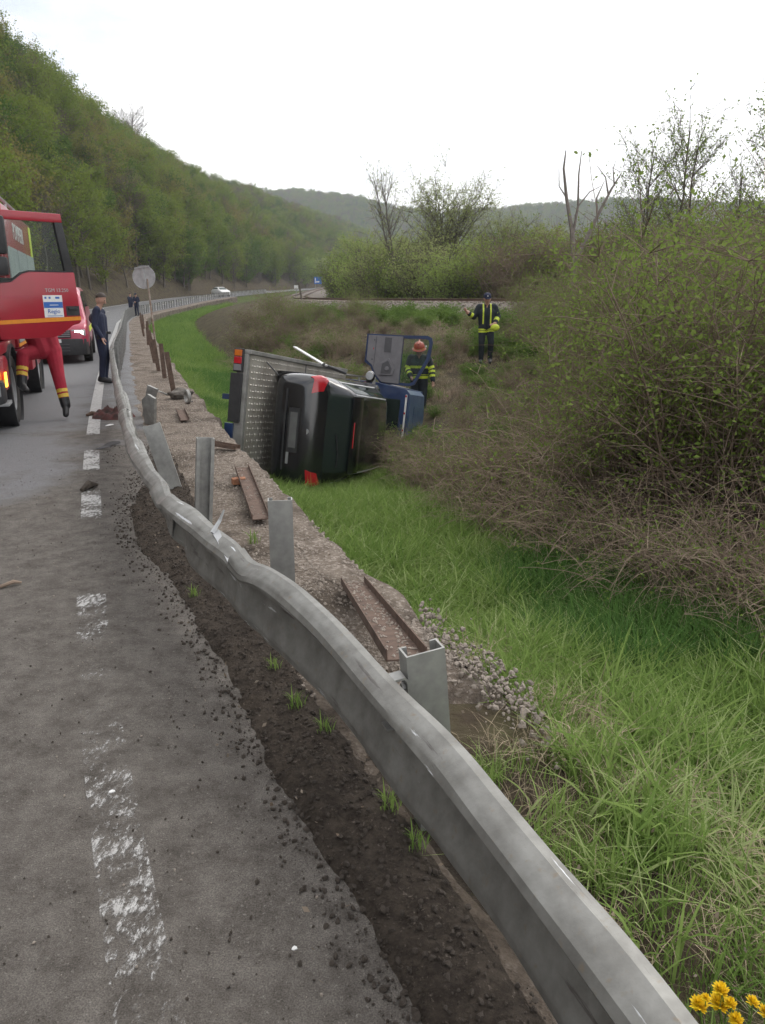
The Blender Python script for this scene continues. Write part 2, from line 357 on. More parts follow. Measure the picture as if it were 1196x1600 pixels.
def height(x, y, noise=True):
    x = np.atleast_1d(np.asarray(x, float)).ravel(); y = np.atleast_1d(np.asarray(y, float)).ravel()
    u, ny, nx = poly_uv(x, y, ROADP); v, tyy, tx = poly_uv(x, y, TRACKP)
    rz = road_z(ny); w = sstep((ny-2.2)/3.4); ub = ditch_u(ny); zb = rz+ditch_z(ny)
    zw = rz-0.06-0.80*w+np.minimum(0, ditch_z(ny)+1.0)*w*0.6
    # right of the wall
    a = np.clip((u-(WALL_U-0.25))/(ub-1.1-WALL_U+0.25), 0, 1)
    zr = zw + (zb-zw)*sstep(a)
    # bank up to the railway
    form = rail_top(tyy)-0.95
    t = np.clip(u-ub, 0, None)/(np.clip(u-ub, 0, None)+np.clip(-v-2.4, 0, None)+1e-6)   # track is to the right: v negative on our side
    g = 1-(1-np.clip(t/0.45, 0, 1))**1.6
    zs = zb+(form-zb)*g
    z = np.where(u > ub, zs, zr)
    beyond = v > -2.4
    z = np.where(beyond & (u > 0), form-0.35*sstep((v-1.5)/4)-0.3*sstep((v-8)/30), z)
    # left: cut bank and wooded hill
    q = -u-8.3
    hill = np.where(q > 0, 1.1*sstep(q/1.8)+np.clip(q-1.2, 0, None)*0.50+np.clip(q-5, 0, None)*0.42, 0)
    hill = np.where(hill > 0, 52*(1-np.exp(-hill/52.0*1.18)), 0)
    hill = hill*np.interp(ny, [0, 110, 200, 320], [1.42, 1.38, 1.12, 1.02])*(1+0.22*vnoise(x, y, 0.012, 2))+np.clip(hill, 0, 6)/6*vnoise(x, y, 0.15, 3)*1.5
    z = np.where(u < 0.2, rz-0.12, z)
    z = np.where(q > 0, rz-0.12+hill, z)
    z = np.where((u >= 0.2) & (u < WALL_U-0.25), rz-0.12*np.clip((ny-1.5)/1.5, 0.5, 1), z)
    if noise:
        k = np.where((u > WALL_U) & (q <= 0), 1.0, 0.0)
        z = z+k*(vnoise(x, y, 0.9, 3)*0.16+vnoise(x, y, 3.5, 2)*0.05)*np.clip((u-WALL_U)/0.5, 0, 1)
    return z
def hz(x, y): return float(height([x], [y])[0])

# ------------------------------------------------------------------ ground sheet
def sinh_axis(lo, hi, c, A, n):
    tl = math.asinh((lo-c)/A); th = math.asinh((hi-c)/A); return c+A*np.sinh(np.linspace(tl, th, n))
gx = sinh_axis(-900, 900, 0.5, 4.5, 430); gy = sinh_axis(-14, 1500, 6.0, 6.0, 430)
GX, GY = np.meshgrid(gx, gy); GZ = height(GX, GY).reshape(GX.shape)
gu, gny, _ = poly_uv(GX, GY, ROADP); gv, gty, _ = poly_uv(GX, GY, TRACKP)
def grid_faces(nr, nc):
    i = np.arange(nr*nc).reshape(nr, nc); return np.stack([i[:-1, :-1], i[:-1, 1:], i[1:, 1:], i[1:, :-1]], -1).reshape(-1, 4)
gm, t, b, _ = base_mat('ground_cover')
col1, f1, _ = noise_col(t, (0.05, 0.085, 0.02), (0.095, 0.11, 0.035), 1.3, 6)
col2, f2, _ = noise_col(t, (0.11, 0.085, 0.06), (0.05, 0.04, 0.03), 2.2, 8)
fm = math_n(t, 'ADD', attr(t, 'litter'), math_n(t, 'MULTIPLY', math_n(t, 'SUBTRACT', f2, 0.5), 1.6), True)
t.links.new(mixc(t, fm, col1, col2), b.inputs['Base Color']); b.inputs['Roughness'].default_value = 0.97; b.inputs['Specular IOR Level'].default_value = 0.1
_, f3, _ = noise_col(t, (0, 0, 0), (1, 1, 1), 14, 8); bump(t, b, f3, 0.8, 0.06)
me = mesh('ground', np.stack([GX, GY, GZ], -1).reshape(-1, 3), grid_faces(*GX.shape), gm, True)
lit = np.where(gu > ditch_u(gny)-0.4, 0.85, 0.12); lit = np.where(gu < -7.5, 0.95, lit); lit = np.where((gu > 0) & (gv > 1), 0.35, lit)
lit = np.where((gu > 0.2) & (gu < 2.7) & (gny < 4.5), 0.95, lit)
a_ = me.attributes.new('litter', 'FLOAT', 'POINT'); a_.data.foreach_set('value', lit.astype(np.float32))
tag(obj('ground', me), kind='structure')

# distant hills
def far_hills():
    X = np.linspace(-900, 1500, 170); T = np.linspace(0, 1, 26); VX, VT = np.meshgrid(X, T)
    px = 598+X/1100*1180*1.0
    sky_y = np.interp(px, [-300, 380, 440, 480, 540, 600, 680, 760, 840, 950, 1050, 1100, 1196, 1500, 2100], [270, 296, 306, 304, 310, 322, 336, 330, 322, 316, 318, 322, 318, 322, 330])
    top = CAM_H-24+(460-sky_y)/1228*1145*1.04+4*vnoise(X, X*0, 0.02, 3)
    Y = 720+VT*430; Z = 8+(top[None, :]-8)*sstep(VT)+14*vnoise(VX, Y, 0.008, 3)*np.sin(np.pi*VT)
    back = np.stack([X, np.full_like(X, 1500), np.full_like(X, 0.0)], -1)
    V = np.concatenate([np.stack([VX, Y, Z], -1).reshape(-1, 3), back]); return V, grid_faces(27, 170), VX, Y, Z
hm = mk('far_wooded_hill', (0.085, 0.078, 0.058), (0.12, 0.115, 0.065), scale=0.03, rough=1.0, detail=8, bmp=0.6, bdist=4)
V, F, FHX, FHY, FHZ = far_hills()
tag(obj('hills', mesh('hills', V, F, hm, True)), kind='structure')

# ------------------------------------------------------------------ road, soil strip, gravel shoulder
def frame_at(P):
    T = np.gradient(P, axis=0); T /= np.linalg.norm(T, axis=1, keepdims=True); return T, np.stack([T[:, 1], -T[:, 0]], 1)
def sweep(P, us, zf):
    """strip along P at the offsets us; zf(u, X, Y, ny) gives the height above the road"""
    T, Nn = frame_at(P); us = np.asarray(us)
    U = us[None, :]*np.ones((len(P), 1)) if us.ndim == 1 else us
    X = P[:, None, 0]+Nn[:, None, 0]*U; Y = P[:, None, 1]+Nn[:, None, 1]*U
    NY = P[:, None, 1]*np.ones_like(U); Z = road_z(NY)+zf(U, X, Y, NY)
    return np.stack([X, Y, Z], -1)
sel = ROADF[::1]; near = sel[sel[:, 1] < 45]; farp = sel[(sel[:, 1] >= 44.5)][::8]; RP = np.concatenate([near, farp[1:]])
am, t, b, _ = base_mat('dirty_asphalt')
ca, fa, _ = noise_col(t, (0.125, 0.127, 0.135), (0.185, 0.185, 0.19), 55, 6)
cb, fb, _ = noise_col(t, ca, (0.20, 0.20, 0.205), 160, 2, 0.60, 0.72)
cd, fd, _ = noise_col(t, (0.082, 0.072, 0.063), (0.165, 0.150, 0.135), 7, 12, 0.38, 0.62, rough=0.78)
cd2, fd2, _ = noise_col(t, cd, (0.24, 0.225, 0.205), 70, 5, 0.60, 0.72)
_, fe, _ = noise_col(t, (0, 0, 0), (1, 1, 1), 1.4, 9, rough=0.72)
cf, ff_, rf_ = noise_col(t, (0, 0, 0), (1, 1, 1), 210, 4, 0.34, 0.66)
dm = math_n(t, 'MULTIPLY', math_n(t, 'SUBTRACT', math_n(t, 'ADD', attr(t, 'dirt'), math_n(t, 'MULTIPLY', fe, 1.5)), 1.05), 2.6, True)
mul = t.nodes.new('ShaderNodeMix'); mul.data_type = 'RGBA'; mul.blend_type = 'MULTIPLY'; mul.inputs['Factor'].default_value = 1.0
t.links.new(mixc(t, dm, cb, cd2), mul.inputs[6]); t.links.new(mixc(t, rf_, (0.55, 0.55, 0.55), (1.25, 1.25, 1.25)), mul.inputs[7]); t.links.new(mul.outputs[2], b.inputs['Base Color'])
t.links.new(math_n(t, 'ADD', 0.62, math_n(t, 'MULTIPLY', dm, 0.33)), b.inputs['Roughness'])
b.inputs['Specular IOR Level'].default_value = 0.35
hh = math_n(t, 'ADD', math_n(t, 'MULTIPLY', fa, 0.5), math_n(t, 'ADD', math_n(t, 'MULTIPLY', fd2, 0.35), math_n(t, 'MULTIPLY', fd, 1.0))); bump(t, b, hh, 0.9, 0.014)
us = np.r_[np.linspace(-7.6, -2.2, 14), np.linspace(-1.9, 0.75, 28)]
S = sweep(RP, us, lambda u, X, Y, ny: -0.05*np.clip((-u-3.4)/4, 0, 1)+0.004*vnoise(X, Y, 2.0, 3)*(ny < 40)-0.03*sstep((u-0.5)/0.25))
me = mesh('road', S.reshape(-1, 3), grid_faces(S.shape[0], S.shape[1]), am, True)
X, Y = S[..., 0], S[..., 1]; U = np.ones((len(RP), 1))*us
dirt = 0.50*np.exp(-((Y-2.4)/3.4)**2)*sstep((U+2.3)/1.6)+0.62*sstep((U+0.75)/0.9)*np.interp(Y, [0, 8, 12, 20], [1, 1, .5, .25])+0.55*np.exp(-((Y-5.3)/1.5)**2)*sstep((U+1.7)/1.2)+0.40*np.exp(-((Y-9.7)/0.25)**2)+0.10
a_ = me.attributes.new('dirt', 'FLOAT', 'POINT'); a_.data.foreach_set('value', dirt.astype(np.float32).ravel())
road = tag(obj('road', me), kind='structure')
# painted edge line, worn away in places
lm, t, b, out = base_mat('worn_road_paint')
cw, fw_, _ = noise_col(t, (0.50, 0.50, 0.49), (0.30, 0.29, 0.28), 22, 6); t.links.new(cw, b.inputs['Base Color']); b.inputs['Roughness'].default_value = 0.6
_, fn, _ = noise_col(t, (0, 0, 0), (1, 1, 1), 48, 10, rough=0.8, stretch=(1.0, 0.45, 1)); _, fn2, _ = noise_col(t, (0, 0, 0), (1, 1, 1), 3.5, 4)
mk_ = math_n(t, 'ADD', math_n(t, 'MULTIPLY', fn, 1.0), math_n(t, 'MULTIPLY', fn2, 0.55))
al = math_n(t, 'MULTIPLY', math_n(t, 'SUBTRACT', mk_, attr(t, 'wear')), 9.0, True)
trn = t.nodes.new('ShaderNodeBsdfTransparent'); mxs = t.nodes.new('ShaderNodeMixShader')
t.links.new(al, mxs.inputs[0]); t.links.new(trn.outputs[0], mxs.inputs[1]); t.links.new(b.outputs[0], mxs.inputs[2]); t.links.new(mxs.outputs[0], out.inputs[0])
LP = RP[(RP[:, 1] > 0.4) & (RP[:, 1] < 260)]; us = np.linspace(-0.088, 0.075, 5)[None, :]+np.interp(LP[:, 1], [0, 2.5, 4, 6], [-.055, -.045, -.025, 0])[:, None]
S = sweep(LP, us, lambda u, X, Y, ny: 0.005+0.004*vnoise(X, Y, 2.0, 3)*(ny < 40))
me = mesh('edge_line', S.reshape(-1, 3), grid_faces(S.shape[0], S.shape[1]), lm)
wy = np.interp(S[..., 1], [0, 2.6, 3.2, 3.5, 3.75, 4.3, 4.5, 5.6, 5.9, 6.8, 7.0, 7.4, 7.6, 8.6, 8.9, 9.3, 9.7, 10.1, 11, 300],
               [.83, .80, .815, .93, .82, .755, 1.25, 1.25, .74, .70, 1.1, 1.1, .66, .64, 1.1, 1.1, .72, .62, .55, .52])
a_ = me.attributes.new('wear', 'FLOAT', 'POINT'); a_.data.foreach_set('value', wy.astype(np.float32).ravel())
obj('edge_line', me, road)
# far-side edge line and centre dashes
S = sweep(RP[RP[:, 1] > 8], np.linspace(-7.15, -7.0, 3), lambda u, X, Y, ny: 0.006-0.05*np.clip((-u-3.4)/4, 0, 1))
me = mesh('edge_line', S.reshape(-1, 3), grid_faces(S.shape[0], 3), lm); a_ = me.attributes.new('wear', 'FLOAT', 'POINT'); a_.data.foreach_set('value', np.full(S.shape[0]*3, .6, np.float32)); obj('edge_line', me, road)
ci = 0
for y0 in np.arange(12, 120, 12.0):
    seg = ROADF[(ROADF[:, 1] > y0) & (ROADF[:, 1] < y0+4)][::4]
    if len(seg) < 3: continue
    S = sweep(seg, np.linspace(-3.65, -3.5, 3), lambda u, X, Y, ny: 0.006)
    me = mesh('centre_dash', S.reshape(-1, 3), grid_faces(S.shape[0], 3), lm); a_ = me.attributes.new('wear', 'FLOAT', 'POINT'); a_.data.foreach_set('value', np.full(S.shape[0]*3, .62, np.float32)); obj('centre_dash', me, road)

# dark churned soil between asphalt and guardrail
sm, t, b, _ = base_mat('churned_soil')
c_, f_, _ = noise_col(t, (0.036, 0.029, 0.024), (0.10, 0.082, 0.066), 14, 12, 0.38, 0.64, rough=0.78); c2_, f2_, _ = noise_col(t, c_, (0.19, 0.16, 0.135), 60, 3, 0.62, 0.74)
t.links.new(c2_, b.inputs['Base Color']); b.inputs['Roughness'].default_value = 0.97; b.inputs['Specular IOR Level'].default_value = 0.15
bump(t, b, math_n(t, 'ADD', f_, math_n(t, 'MULTIPLY', f2_, 0.3)), 1.0, 0.04)
dense = smooth_poly(EL, 0.04); dense = dense[(dense[:, 1] > 0.3) & (dense[:, 1] < 16)]
us = np.linspace(0.30, 1.12, 30)
def soil_z(u, X, Y, ny):
    edge = 0.46+0.10*vnoise(X, Y, 1.6, 3)-0.30*np.exp(-((ny-5.6)/1.2)**2)
    up = sstep((u-edge)/0.16)*(1-sstep((u-0.78)/0.14))*(1-sstep((ny-7.0)/2.2)); amp = np.interp(ny, [0, 7, 10, 15], [1, 1, .4, .15])
    return -0.045+up*(0.047+amp*(0.05*np.abs(vnoise(X, Y, 4.0, 2))+0.085*np.abs(vnoise(X, Y, 9.0, 3))))
S = sweep(dense, us, soil_z)
tag(obj('soil_strip', mesh('soil_strip', S.reshape(-1, 3), grid_faces(S.shape[0], S.shape[1]), sm, True)), kind='structure')
# gravel shoulder
gv_m, t, b, _ = base_mat('gravel_shoulder')
c_, f_, _ = noise_col(t, (0.125, 0.10, 0.08), (0.215, 0.18, 0.148), 4, 8); c2_, f2_, _ = noise_col(t, c_, (0.36, 0.315, 0.275), 34, 4, 0.50, 0.66)
_, f4_, r4 = noise_col(t, (0, 0, 0), (1, 1, 1), 1.6, 5, 0.50, 0.62)
t.links.new(mixc(t, math_n(t, 'ADD', math_n(t, 'MULTIPLY', r4, 0.75), attr(t, 'soil'), True), c2_, noise_col(t, (0.045, 0.036, 0.029), (0.115, 0.093, 0.074), 14, 10, rough=.75)[0]), b.inputs['Base Color']); b.inputs['Roughness'].default_value = 0.97; b.inputs['Specular IOR Level'].default_value = 0.15
bump(t, b, math_n(t, 'ADD', f2_, math_n(t, 'MULTIPLY', f_, 0.5)), 1.0, 0.03)
gp = smooth_poly(EL, 0.12); gp = np.concatenate([gp[(gp[:, 1] > 0.2) & (gp[:, 1] < 30)], ROADF[(ROADF[:, 1] > 30) & (ROADF[:, 1] < 125)][::6]])
edge_n = 0.24*vnoise(gp[:, 0], gp[:, 1], 1.9, 3)*np.interp(gp[:, 1], [0, 30, 60], [1, 1, .3])-0.62*(1-sstep((gp[:, 1]-1.85)/0.5))
us = np.linspace(0, 1, 18)[None, :]*(WALL_U+edge_n[:, None]-0.45)+0.45
S = sweep(gp, us, lambda u, X, Y, ny: -0.02+0.035*vnoise(X, Y, 2.5, 3)*(ny < 40)-0.20*(1-sstep((ny-2.0)/0.9))*sstep((u-0.85)/0.35))
me = mesh('gravel_shoulder', S.reshape(-1, 3), grid_faces(S.shape[0], S.shape[1]), gv_m, True); a_ = me.attributes.new('soil', 'FLOAT', 'POINT')
a_.data.foreach_set('value', (np.interp(S[..., 1], [0, 2.6, 4.5, 9], [.9, .75, .3, 0])*np.interp(us*np.ones(S.shape[:2]), [.9, 1.5], [1, .35])).astype(np.float32).ravel())
tag(obj('gravel_shoulder', me), kind='structure')
# retaining wall edge below the shoulder
rows = []
eu = WALL_U+edge_n
gp_w = gp[:, 1] > 2.15
for k, (du, dz) in enumerate([(-0.28, 0.004), (-0.10, 0.02), (0.0, 0.0), (0.035, -0.06), (0.02, -0.16), (0.0, -0.5), (0.02, -1.0), (0.05, -1.9)]):
    jit = 0.05*vnoise(gp[:, 0]*1.0+k*3.7, gp[:, 1]+k*1.3, 3.0, 3)*(0 < k)
    s1 = sweep(gp, (eu+du+jit)[:, None], lambda u, X, Y, ny: -0.02+0.035*vnoise(X, Y, 2.5, 3)*(ny < 40)+dz-0.20*(1-sstep((ny-2.0)/0.9))*sstep((u-0.85)/0.35)+(0.05*vnoise(X, Y, 5, 2) if k > 0 else 0))
    rows.append(s1)
S = np.concatenate(rows, 1)[gp_w]
tag(obj('retaining_wall', mesh('retaining_wall', S.reshape(-1, 3), grid_faces(S.shape[0], S.shape[1]), gv_m, True)), 'rough crumbling concrete wall edge between gravel shoulder and grassy ditch', 'wall')

# ------------------------------------------------------------------ scatter by geometry nodes (uncountable stuff only)
def scatter(name, pts, rot, scl, idx, protos, parent=None):
    me = mesh(name, pts, [], None)
    for nm, tp, arr in (('rot', 'FLOAT_VECTOR', rot), ('scl', 'FLOAT', scl), ('idx', 'INT', idx)):
        a = me.attributes.new(nm, tp, 'POINT')
        a.data.foreach_set('vector' if tp == 'FLOAT_VECTOR' else 'value', np.asarray(arr, np.int32 if tp == 'INT' else np.float32).ravel())
    col = bpy.data.collections.new(name+'_kinds')
    for p in protos: col.objects.link(p)
    ng = bpy.data.node_groups.new(name+'_nodes', 'GeometryNodeTree')
    ng.interface.new_socket('Geometry', in_out='INPUT', socket_type='NodeSocketGeometry'); ng.interface.new_socket('Geometry', in_out='OUTPUT', socket_type='NodeSocketGeometry')
    gi = ng.nodes.new('NodeGroupInput'); go = ng.nodes.new('NodeGroupOutput'); ip = ng.nodes.new('GeometryNodeInstanceOnPoints'); cinf = ng.nodes.new('GeometryNodeCollectionInfo')
    cinf.inputs['Collection'].default_value = col; cinf.inputs['Separate Children'].default_value = True; cinf.inputs['Reset Children'].default_value = True
    def na(n, tp): q = ng.nodes.new('GeometryNodeInputNamedAttribute'); q.data_type = tp; q.inputs['Name'].default_value = n; return q.outputs['Attribute']
    er = ng.nodes.new('FunctionNodeEulerToRotation'); l = ng.links.new
    l(gi.outputs[0], ip.inputs['Points']); l(cinf.outputs[0], ip.inputs['Instance']); ip.inputs['Pick Instance'].default_value = True
    l(na('idx', 'INT'), ip.inputs['Instance Index']); l(na('rot', 'FLOAT_VECTOR'), er.inputs[0]); l(er.outputs[0], ip.inputs['Rotation']); l(na('scl', 'FLOAT'), ip.inputs['Scale'])
    l(ip.outputs[0], go.inputs[0])
    o = obj(name, me, parent); md = o.modifiers.new('scatter', 'NODES'); md.node_group = ng; tag(o, kind='stuff')
    return o
def proto(name, me): return bpy.data.objects.new(name, me)

# ------------------------------------------------------------------ guardrail
BP = np.array([(0.71,0.30,.55),(0.60,0.70,.55),(0.495,1.0,.55),(0.41,1.24,.55),(0.315,1.48,.55),(0.18,1.83,.55),(0.02,2.13,.555),(-0.15,2.5,.575),(-0.40,2.92,.60),(-0.67,3.30,.60),(-1.0,3.85,.60),(-1.26,4.30,.60),
  (-1.60,5.05,.60),(-1.93,5.82,.60),(-2.2,6.5,.61),(-2.50,7.30,.62),(-2.9,8.4,.635),(-3.40,9.75,.65),(-3.95,11.3,.675),(-4.58,13.1,.70),(-5.15,14.75,.75)])
d = np.r_[0, np.cumsum(np.linalg.norm(np.diff(BP[:, :2], axis=0), axis=1))]; ss = np.arange(0, d[-1], 0.05)
BQ = np.stack([np.interp(ss, d, BP[:, k]) for k in range(3)], 1)
k9 = np.ones(7)/7
BQ[3:-3] = np.stack([np.convolve(BQ[:, k], k9, 'valid') for k in range(3)], 1)
W_STD = np.array([(0.0,.312),(0.008,.305),(0.072,.262),(0.083,.245),(0.083,.215),(0.072,.197),(0.012,.165),(0.005,.155),(0.012,.145),(0.072,.113),(0.083,.095),(0.083,.065),(0.072,.048),(0.008,.005),(0.0,0)])
W_CRU = np.array([(-0.030,.318),(-0.022,.330),(0.0,.330),(0.03,.316),(0.055,.296),(0.066,.274),(0.058,.258),(0.020,.246),(-0.030,.234),(-0.046,.215),(-0.040,.15),(-0.030,.10),(-0.018,.05),(-0.006,.0),(-0.010,-.034)])
def fine(Wp):
    q = np.linspace(0, len(Wp)-1, 43); return np.stack([np.interp(q, np.arange(len(Wp)), Wp[:, k]) for k in range(2)], 1)
W_STD, W_CRU = fine(W_STD), fine(W_CRU)
def beam_mesh(Q, crush, tilt, dent, thick=0.004, seed=0, notch=None):
    """Q (n,3) path with the height of the top edge; crush, tilt, dent per station"""
    T, Nn = frame_at(Q[:, :2]); n = len(Q); K = len(W_STD)
    prof = W_STD[None]*(1-crush[:, None, None])+W_CRU[None]*crush[:, None, None]
    h = prof[..., 1]-0.31; nn = prof[..., 0]
    s = np.r_[0, np.cumsum(np.linalg.norm(np.diff(Q[:, :2], axis=0), axis=1))]
    dn = dent[:, None]*(0.10*(0.16-np.abs(vnoise(s[:, None]*1.25+seed+np.arange(K)[None, :]*0.018, np.arange(K)[None, :]*0.035, 1.0, 2)))+0.035*vnoise(s[:, None]*2.1+seed+7, np.arange(K)[None, :]*0.07, 1.0, 2)); nn = nn+dn
    h = h+dent[:, None]*0.025*vnoise(s[:, None]*2.3+seed*3, np.arange(K)[None, :]*0.03, 1.0, 2)
    if notch is not None: h = h-notch(s)[:, None]*np.clip((prof[..., 1]-0.24)/0.09, 0, 1)
    c, sn = np.cos(tilt)[:, None], np.sin(tilt)[:, None]; n2 = nn*c+h*sn; h2 = h*c-nn*sn
    def pts(off):
        m2 = n2-off
        return np.stack([Q[:, None, 0]-Nn[:, None, 0]*m2, Q[:, None, 1]-Nn[:, None, 1]*m2, Q[:, None, 2]+h2], -1)
    A, B = pts(0), pts(thick); V = np.concatenate([A.reshape(-1, 3), B.reshape(-1, 3)])
    f = grid_faces(n, K); F = [f[:, ::-1], f+n*K]
    i = np.arange(n*K).reshape(n, K)
    for e in (0, K-1): F.append(np.stack([i[:-1, e], i[1:, e], i[1:, e]+n*K, i[:-1, e]+n*K], 1))
    for e in (0, n-1): F.append(np.stack([i[e, :-1], i[e, 1:], i[e, 1:]+n*K, i[e, :-1]+n*K], 1))
    return V, np.concatenate(F)
# scuffed steel: grey zinc, dark smears and pale scratches running along the beam
bm_, t, b, _ = base_mat('scuffed_galvanised_beam')
c1_, f1_, _ = noise_col(t, (0.265, 0.265, 0.25), (0.175, 0.172, 0.16), 9, 8)
c2_, f2_, _ = noise_col(t, c1_, (0.115, 0.105, 0.10), 1.0, 8, 0.61, 0.65, coord='UV', rough=.68)
c3_, f3_, _ = noise_col(t, c2_, (0.62, 0.64, 0.66), 1.9, 6, 0.655, 0.675, coord='UV', rough=.6)
c4_, f4_, _ = noise_col(t, c3_, (0.22, 0.19, 0.15), 30, 3, 0.62, 0.75)
t.links.new(c4_, b.inputs['Base Color']); b.inputs['Metallic'].default_value = 0.4
t.links.new(math_n(t, 'ADD', 0.36, math_n(t, 'MULTIPLY', f1_, 0.35)), b.inputs['Roughness']); bump(t, b, f4_, 0.12, 0.01)
M['beam'] = bm_
GR = thing('guardrail', 'long galvanised steel guardrail, bent and torn loose beside the scraped verge', 'guardrail', (-5.15, 14.75, 0))
def to_local(V): return V-np.array([-5.15, 14.75, 0])
Sarc = np.r_[0, np.cumsum(np.linalg.norm(np.diff(BQ[:, :2], axis=0), axis=1))]
def at_y(y): return int(np.abs(BQ[:, 1]-y).argmin())
cuts = [0, at_y(3.22), at_y(4.55), at_y(7.6), at_y(11.2), len(BQ)-1]
kinks = [at_y(3.22), at_y(4.42), at_y(7.75), at_y(7.2)]
for j in range(5):
    a, e = cuts[j], min(cuts[j+1]+2, len(BQ)-1); Q = BQ[a:e+1].copy(); y = Q[:, 1]
    crush = np.interp(y, [0, 9, 12, 14.7], [1, 1, .75, 0.1]); tilt = np.interp(y, [0, 2, 3.2, 4.3, 6, 9, 13, 14.7], [-.03, -.03, -.02, .08, .20, .26, .12, 0]); dent = np.interp(y, [0, 1.2, 2.6, 3.2, 6, 10, 14.5], [.9, .35, .35, .8, .8, .5, .05])
    for kx in kinks:
        g_ = np.exp(-((np.arange(a, e+1)-kx)/2.2)**2); Q[:, 2] -= 0.03*g_; tilt = tilt+0.12*g_
    nt_ = None
    if j == 1: nt_ = lambda s: 0.06*np.exp(-((s-0.05)/0.10)**2)
    if j == 0:
        Lq = Sarc[e]-Sarc[a]; nt_ = lambda s: -0.018*np.exp(-((s-Lq+0.02)/0.10)**2)
    V, F = beam_mesh(Q, crush, tilt, dent, seed=0.0)
    if nt_ is not None: V, F = beam_mesh(Q, crush, tilt, dent, seed=0.0, notch=nt_)
    if j % 2: V = V+np.array([0.006, 0.002, 0.001])
    bme = mesh('beam', to_local(V), F, M['beam'], True); nst = len(Q); uvl = bme.uv_layers.new(name='along'); li_ = np.empty(len(bme.loops), np.int32); bme.loops.foreach_get('vertex_index', li_); li_ = li_ % (nst*len(W_STD)); uvl.data.foreach_set('uv', np.stack([(Sarc[a]+(li_//len(W_STD))*0.05)*1.1, (li_ % len(W_STD))*0.16], 1).astype(np.float32).ravel()); bme.set_sharp_from_angle(angle=R(22)); o = obj('beam', bme, GR); o['label'] = 'dented and scuffed guardrail beam' if j else 'scuffed guardrail beam bowed towards the road'
# undamaged run further on
GO = ROADF[ROADF[:, 1] > 14.6]; T_, N_ = frame_at(GO); u_ = np.interp(GO[:, 1], [14, 18, 25, 60], [.30, .36, .45, .5])
GQ = np.stack([GO[:, 0]+N_[:, 0]*u_, GO[:, 1]+N_[:, 1]*u_, road_z(GO[:, 1])+0.76], 1)
GQ[:8, :2] += (np.array([-5.15, 14.75])-GQ[0, :2])*np.linspace(1, 0, 8)[:, None]
gs = np.r_[0, np.cumsum(np.linalg.norm(np.diff(GQ[:, :2], axis=0), axis=1))]
for a in np.arange(0, 150, 4.0):
    stp = 1 if a < 24 else 4
    k = np.where((gs >= a-0.05) & (gs <= a+4.05))[0][::stp]; Q = GQ[k].copy(); z0 = np.zeros(len(k)); Q[:, 2] += 0.004*((a/4) % 2)
    V, F = beam_mesh(Q, z0, z0, z0); obj('beam', mesh('beam', to_local(V), F, M['galv'], True), GR)
def c_post(h, w=0.12, dpt=0.065, th=0.006, lip=0.02):
    m = MB(); out = [(-w/2, 0), (w/2, 0), (w/2, dpt), (w/2-lip, dpt), (w/2-lip, dpt-th), (w/2-th, dpt-th), (w/2-th, th), (-w/2+th, th), (-w/2+th, dpt-th), (-w/2+lip, dpt-th), (-w/2+lip, dpt), (-w/2, dpt)]
    n = len(out); V = [(p[0], p[1], 0) for p in out]+[(p[0], p[1], h) for p in out]
    F = [(i, (i+1) % n, n+(i+1) % n, n+i) for i in range(n)]
    half = [(0, 1, 6, 7), (1, 2, 5, 6), (2, 3, 4, 5), (7, 8, 11, 0), (8, 9, 10, 11)]
    F += [tuple(n+i for i in f) for f in half]+[f[::-1] for f in half]
    return m.add(V, F)
pm = c_post(0.98).me('post', M['galv'], fix=False)
first = True
for a in np.arange(1.2, 150, 1.34):
    i = int(np.abs(gs-a).argmin()); p = GQ[i]; tt = GQ[min(i+1, len(GQ)-1)]-GQ[max(i-1, 0)]; ang = math.atan2(tt[1], tt[0])
    nx, ny_ = tt[1]/np.hypot(tt[0], tt[1]), -tt[0]/np.hypot(tt[0], tt[1])
    obj('post', pm, GR, (p[0]+nx*0.012+5.15, p[1]+ny_*0.012-14.75, p[2]-0.98-0.02), (0, 0, ang+math.pi/2))
for a in np.arange(1.2, 40, 1.34):       # bolt heads on the road side
    i = int(np.abs(gs-a).argmin()); p = GQ[i]; tt = GQ[min(i+1, len(GQ)-1)]-GQ[i-1]; nx, ny_ = tt[1]/np.hypot(tt[0], tt[1]), -tt[0]/np.hypot(tt[0], tt[1])
    if first: bolt_me = MB().lathe([(0.0, -0.012), (0.02, -0.01), (0.026, 0)], 8, 'x').me('bolt', M['galv']); first = False
    obj('bolt', bolt_me, GR, (p[0]-nx*0.008+5.15, p[1]-ny_*0.008-14.75, p[2]-0.155), (0, 0, math.atan2(ny_, nx)))
# posts standing loose where the beam was torn off
def loose_post(p, h, lean, rotz, label, w=0.135, d=0.07, bracket=False, zb=-0.12):
    t_ = thing('guardrail_post', label, 'post', (p[0], p[1], zb), (lean[0], lean[1], rotz), 'guardrail posts left standing without a beam')
    c_post(h, w, d, 0.007, 0.026).build('channel', M['galv'], t_)
    if bracket:
        m = MB(); m.prism([(-0.10, 0.0), (-0.015, 0.0), (-0.008, 0.02), (-0.008, 0.16), (-0.02, 0.18), (-0.10, 0.18), (-0.10, 0.172), (-0.025, 0.172), (-0.016, 0.16), (-0.016, 0.02), (-0.02, 0.008), (-0.10, 0.008)], 0.0, 0.05, 'y', Matrix.Translation((-w/2+0.012, 0, h-0.25)))
        m.build('spacer_bracket', M['galv'], t_)
        mm = MB()
        for z in (h-0.12, h-0.18): mm.lathe([(0, -0.01), (0.014, -0.01), (0.014, 0.006), (0, 0.006)], 6, 'x', c=(-w/2-0.005, 0.03, z))
        mm.build('bolt', M['galv'], t_)
    return t_
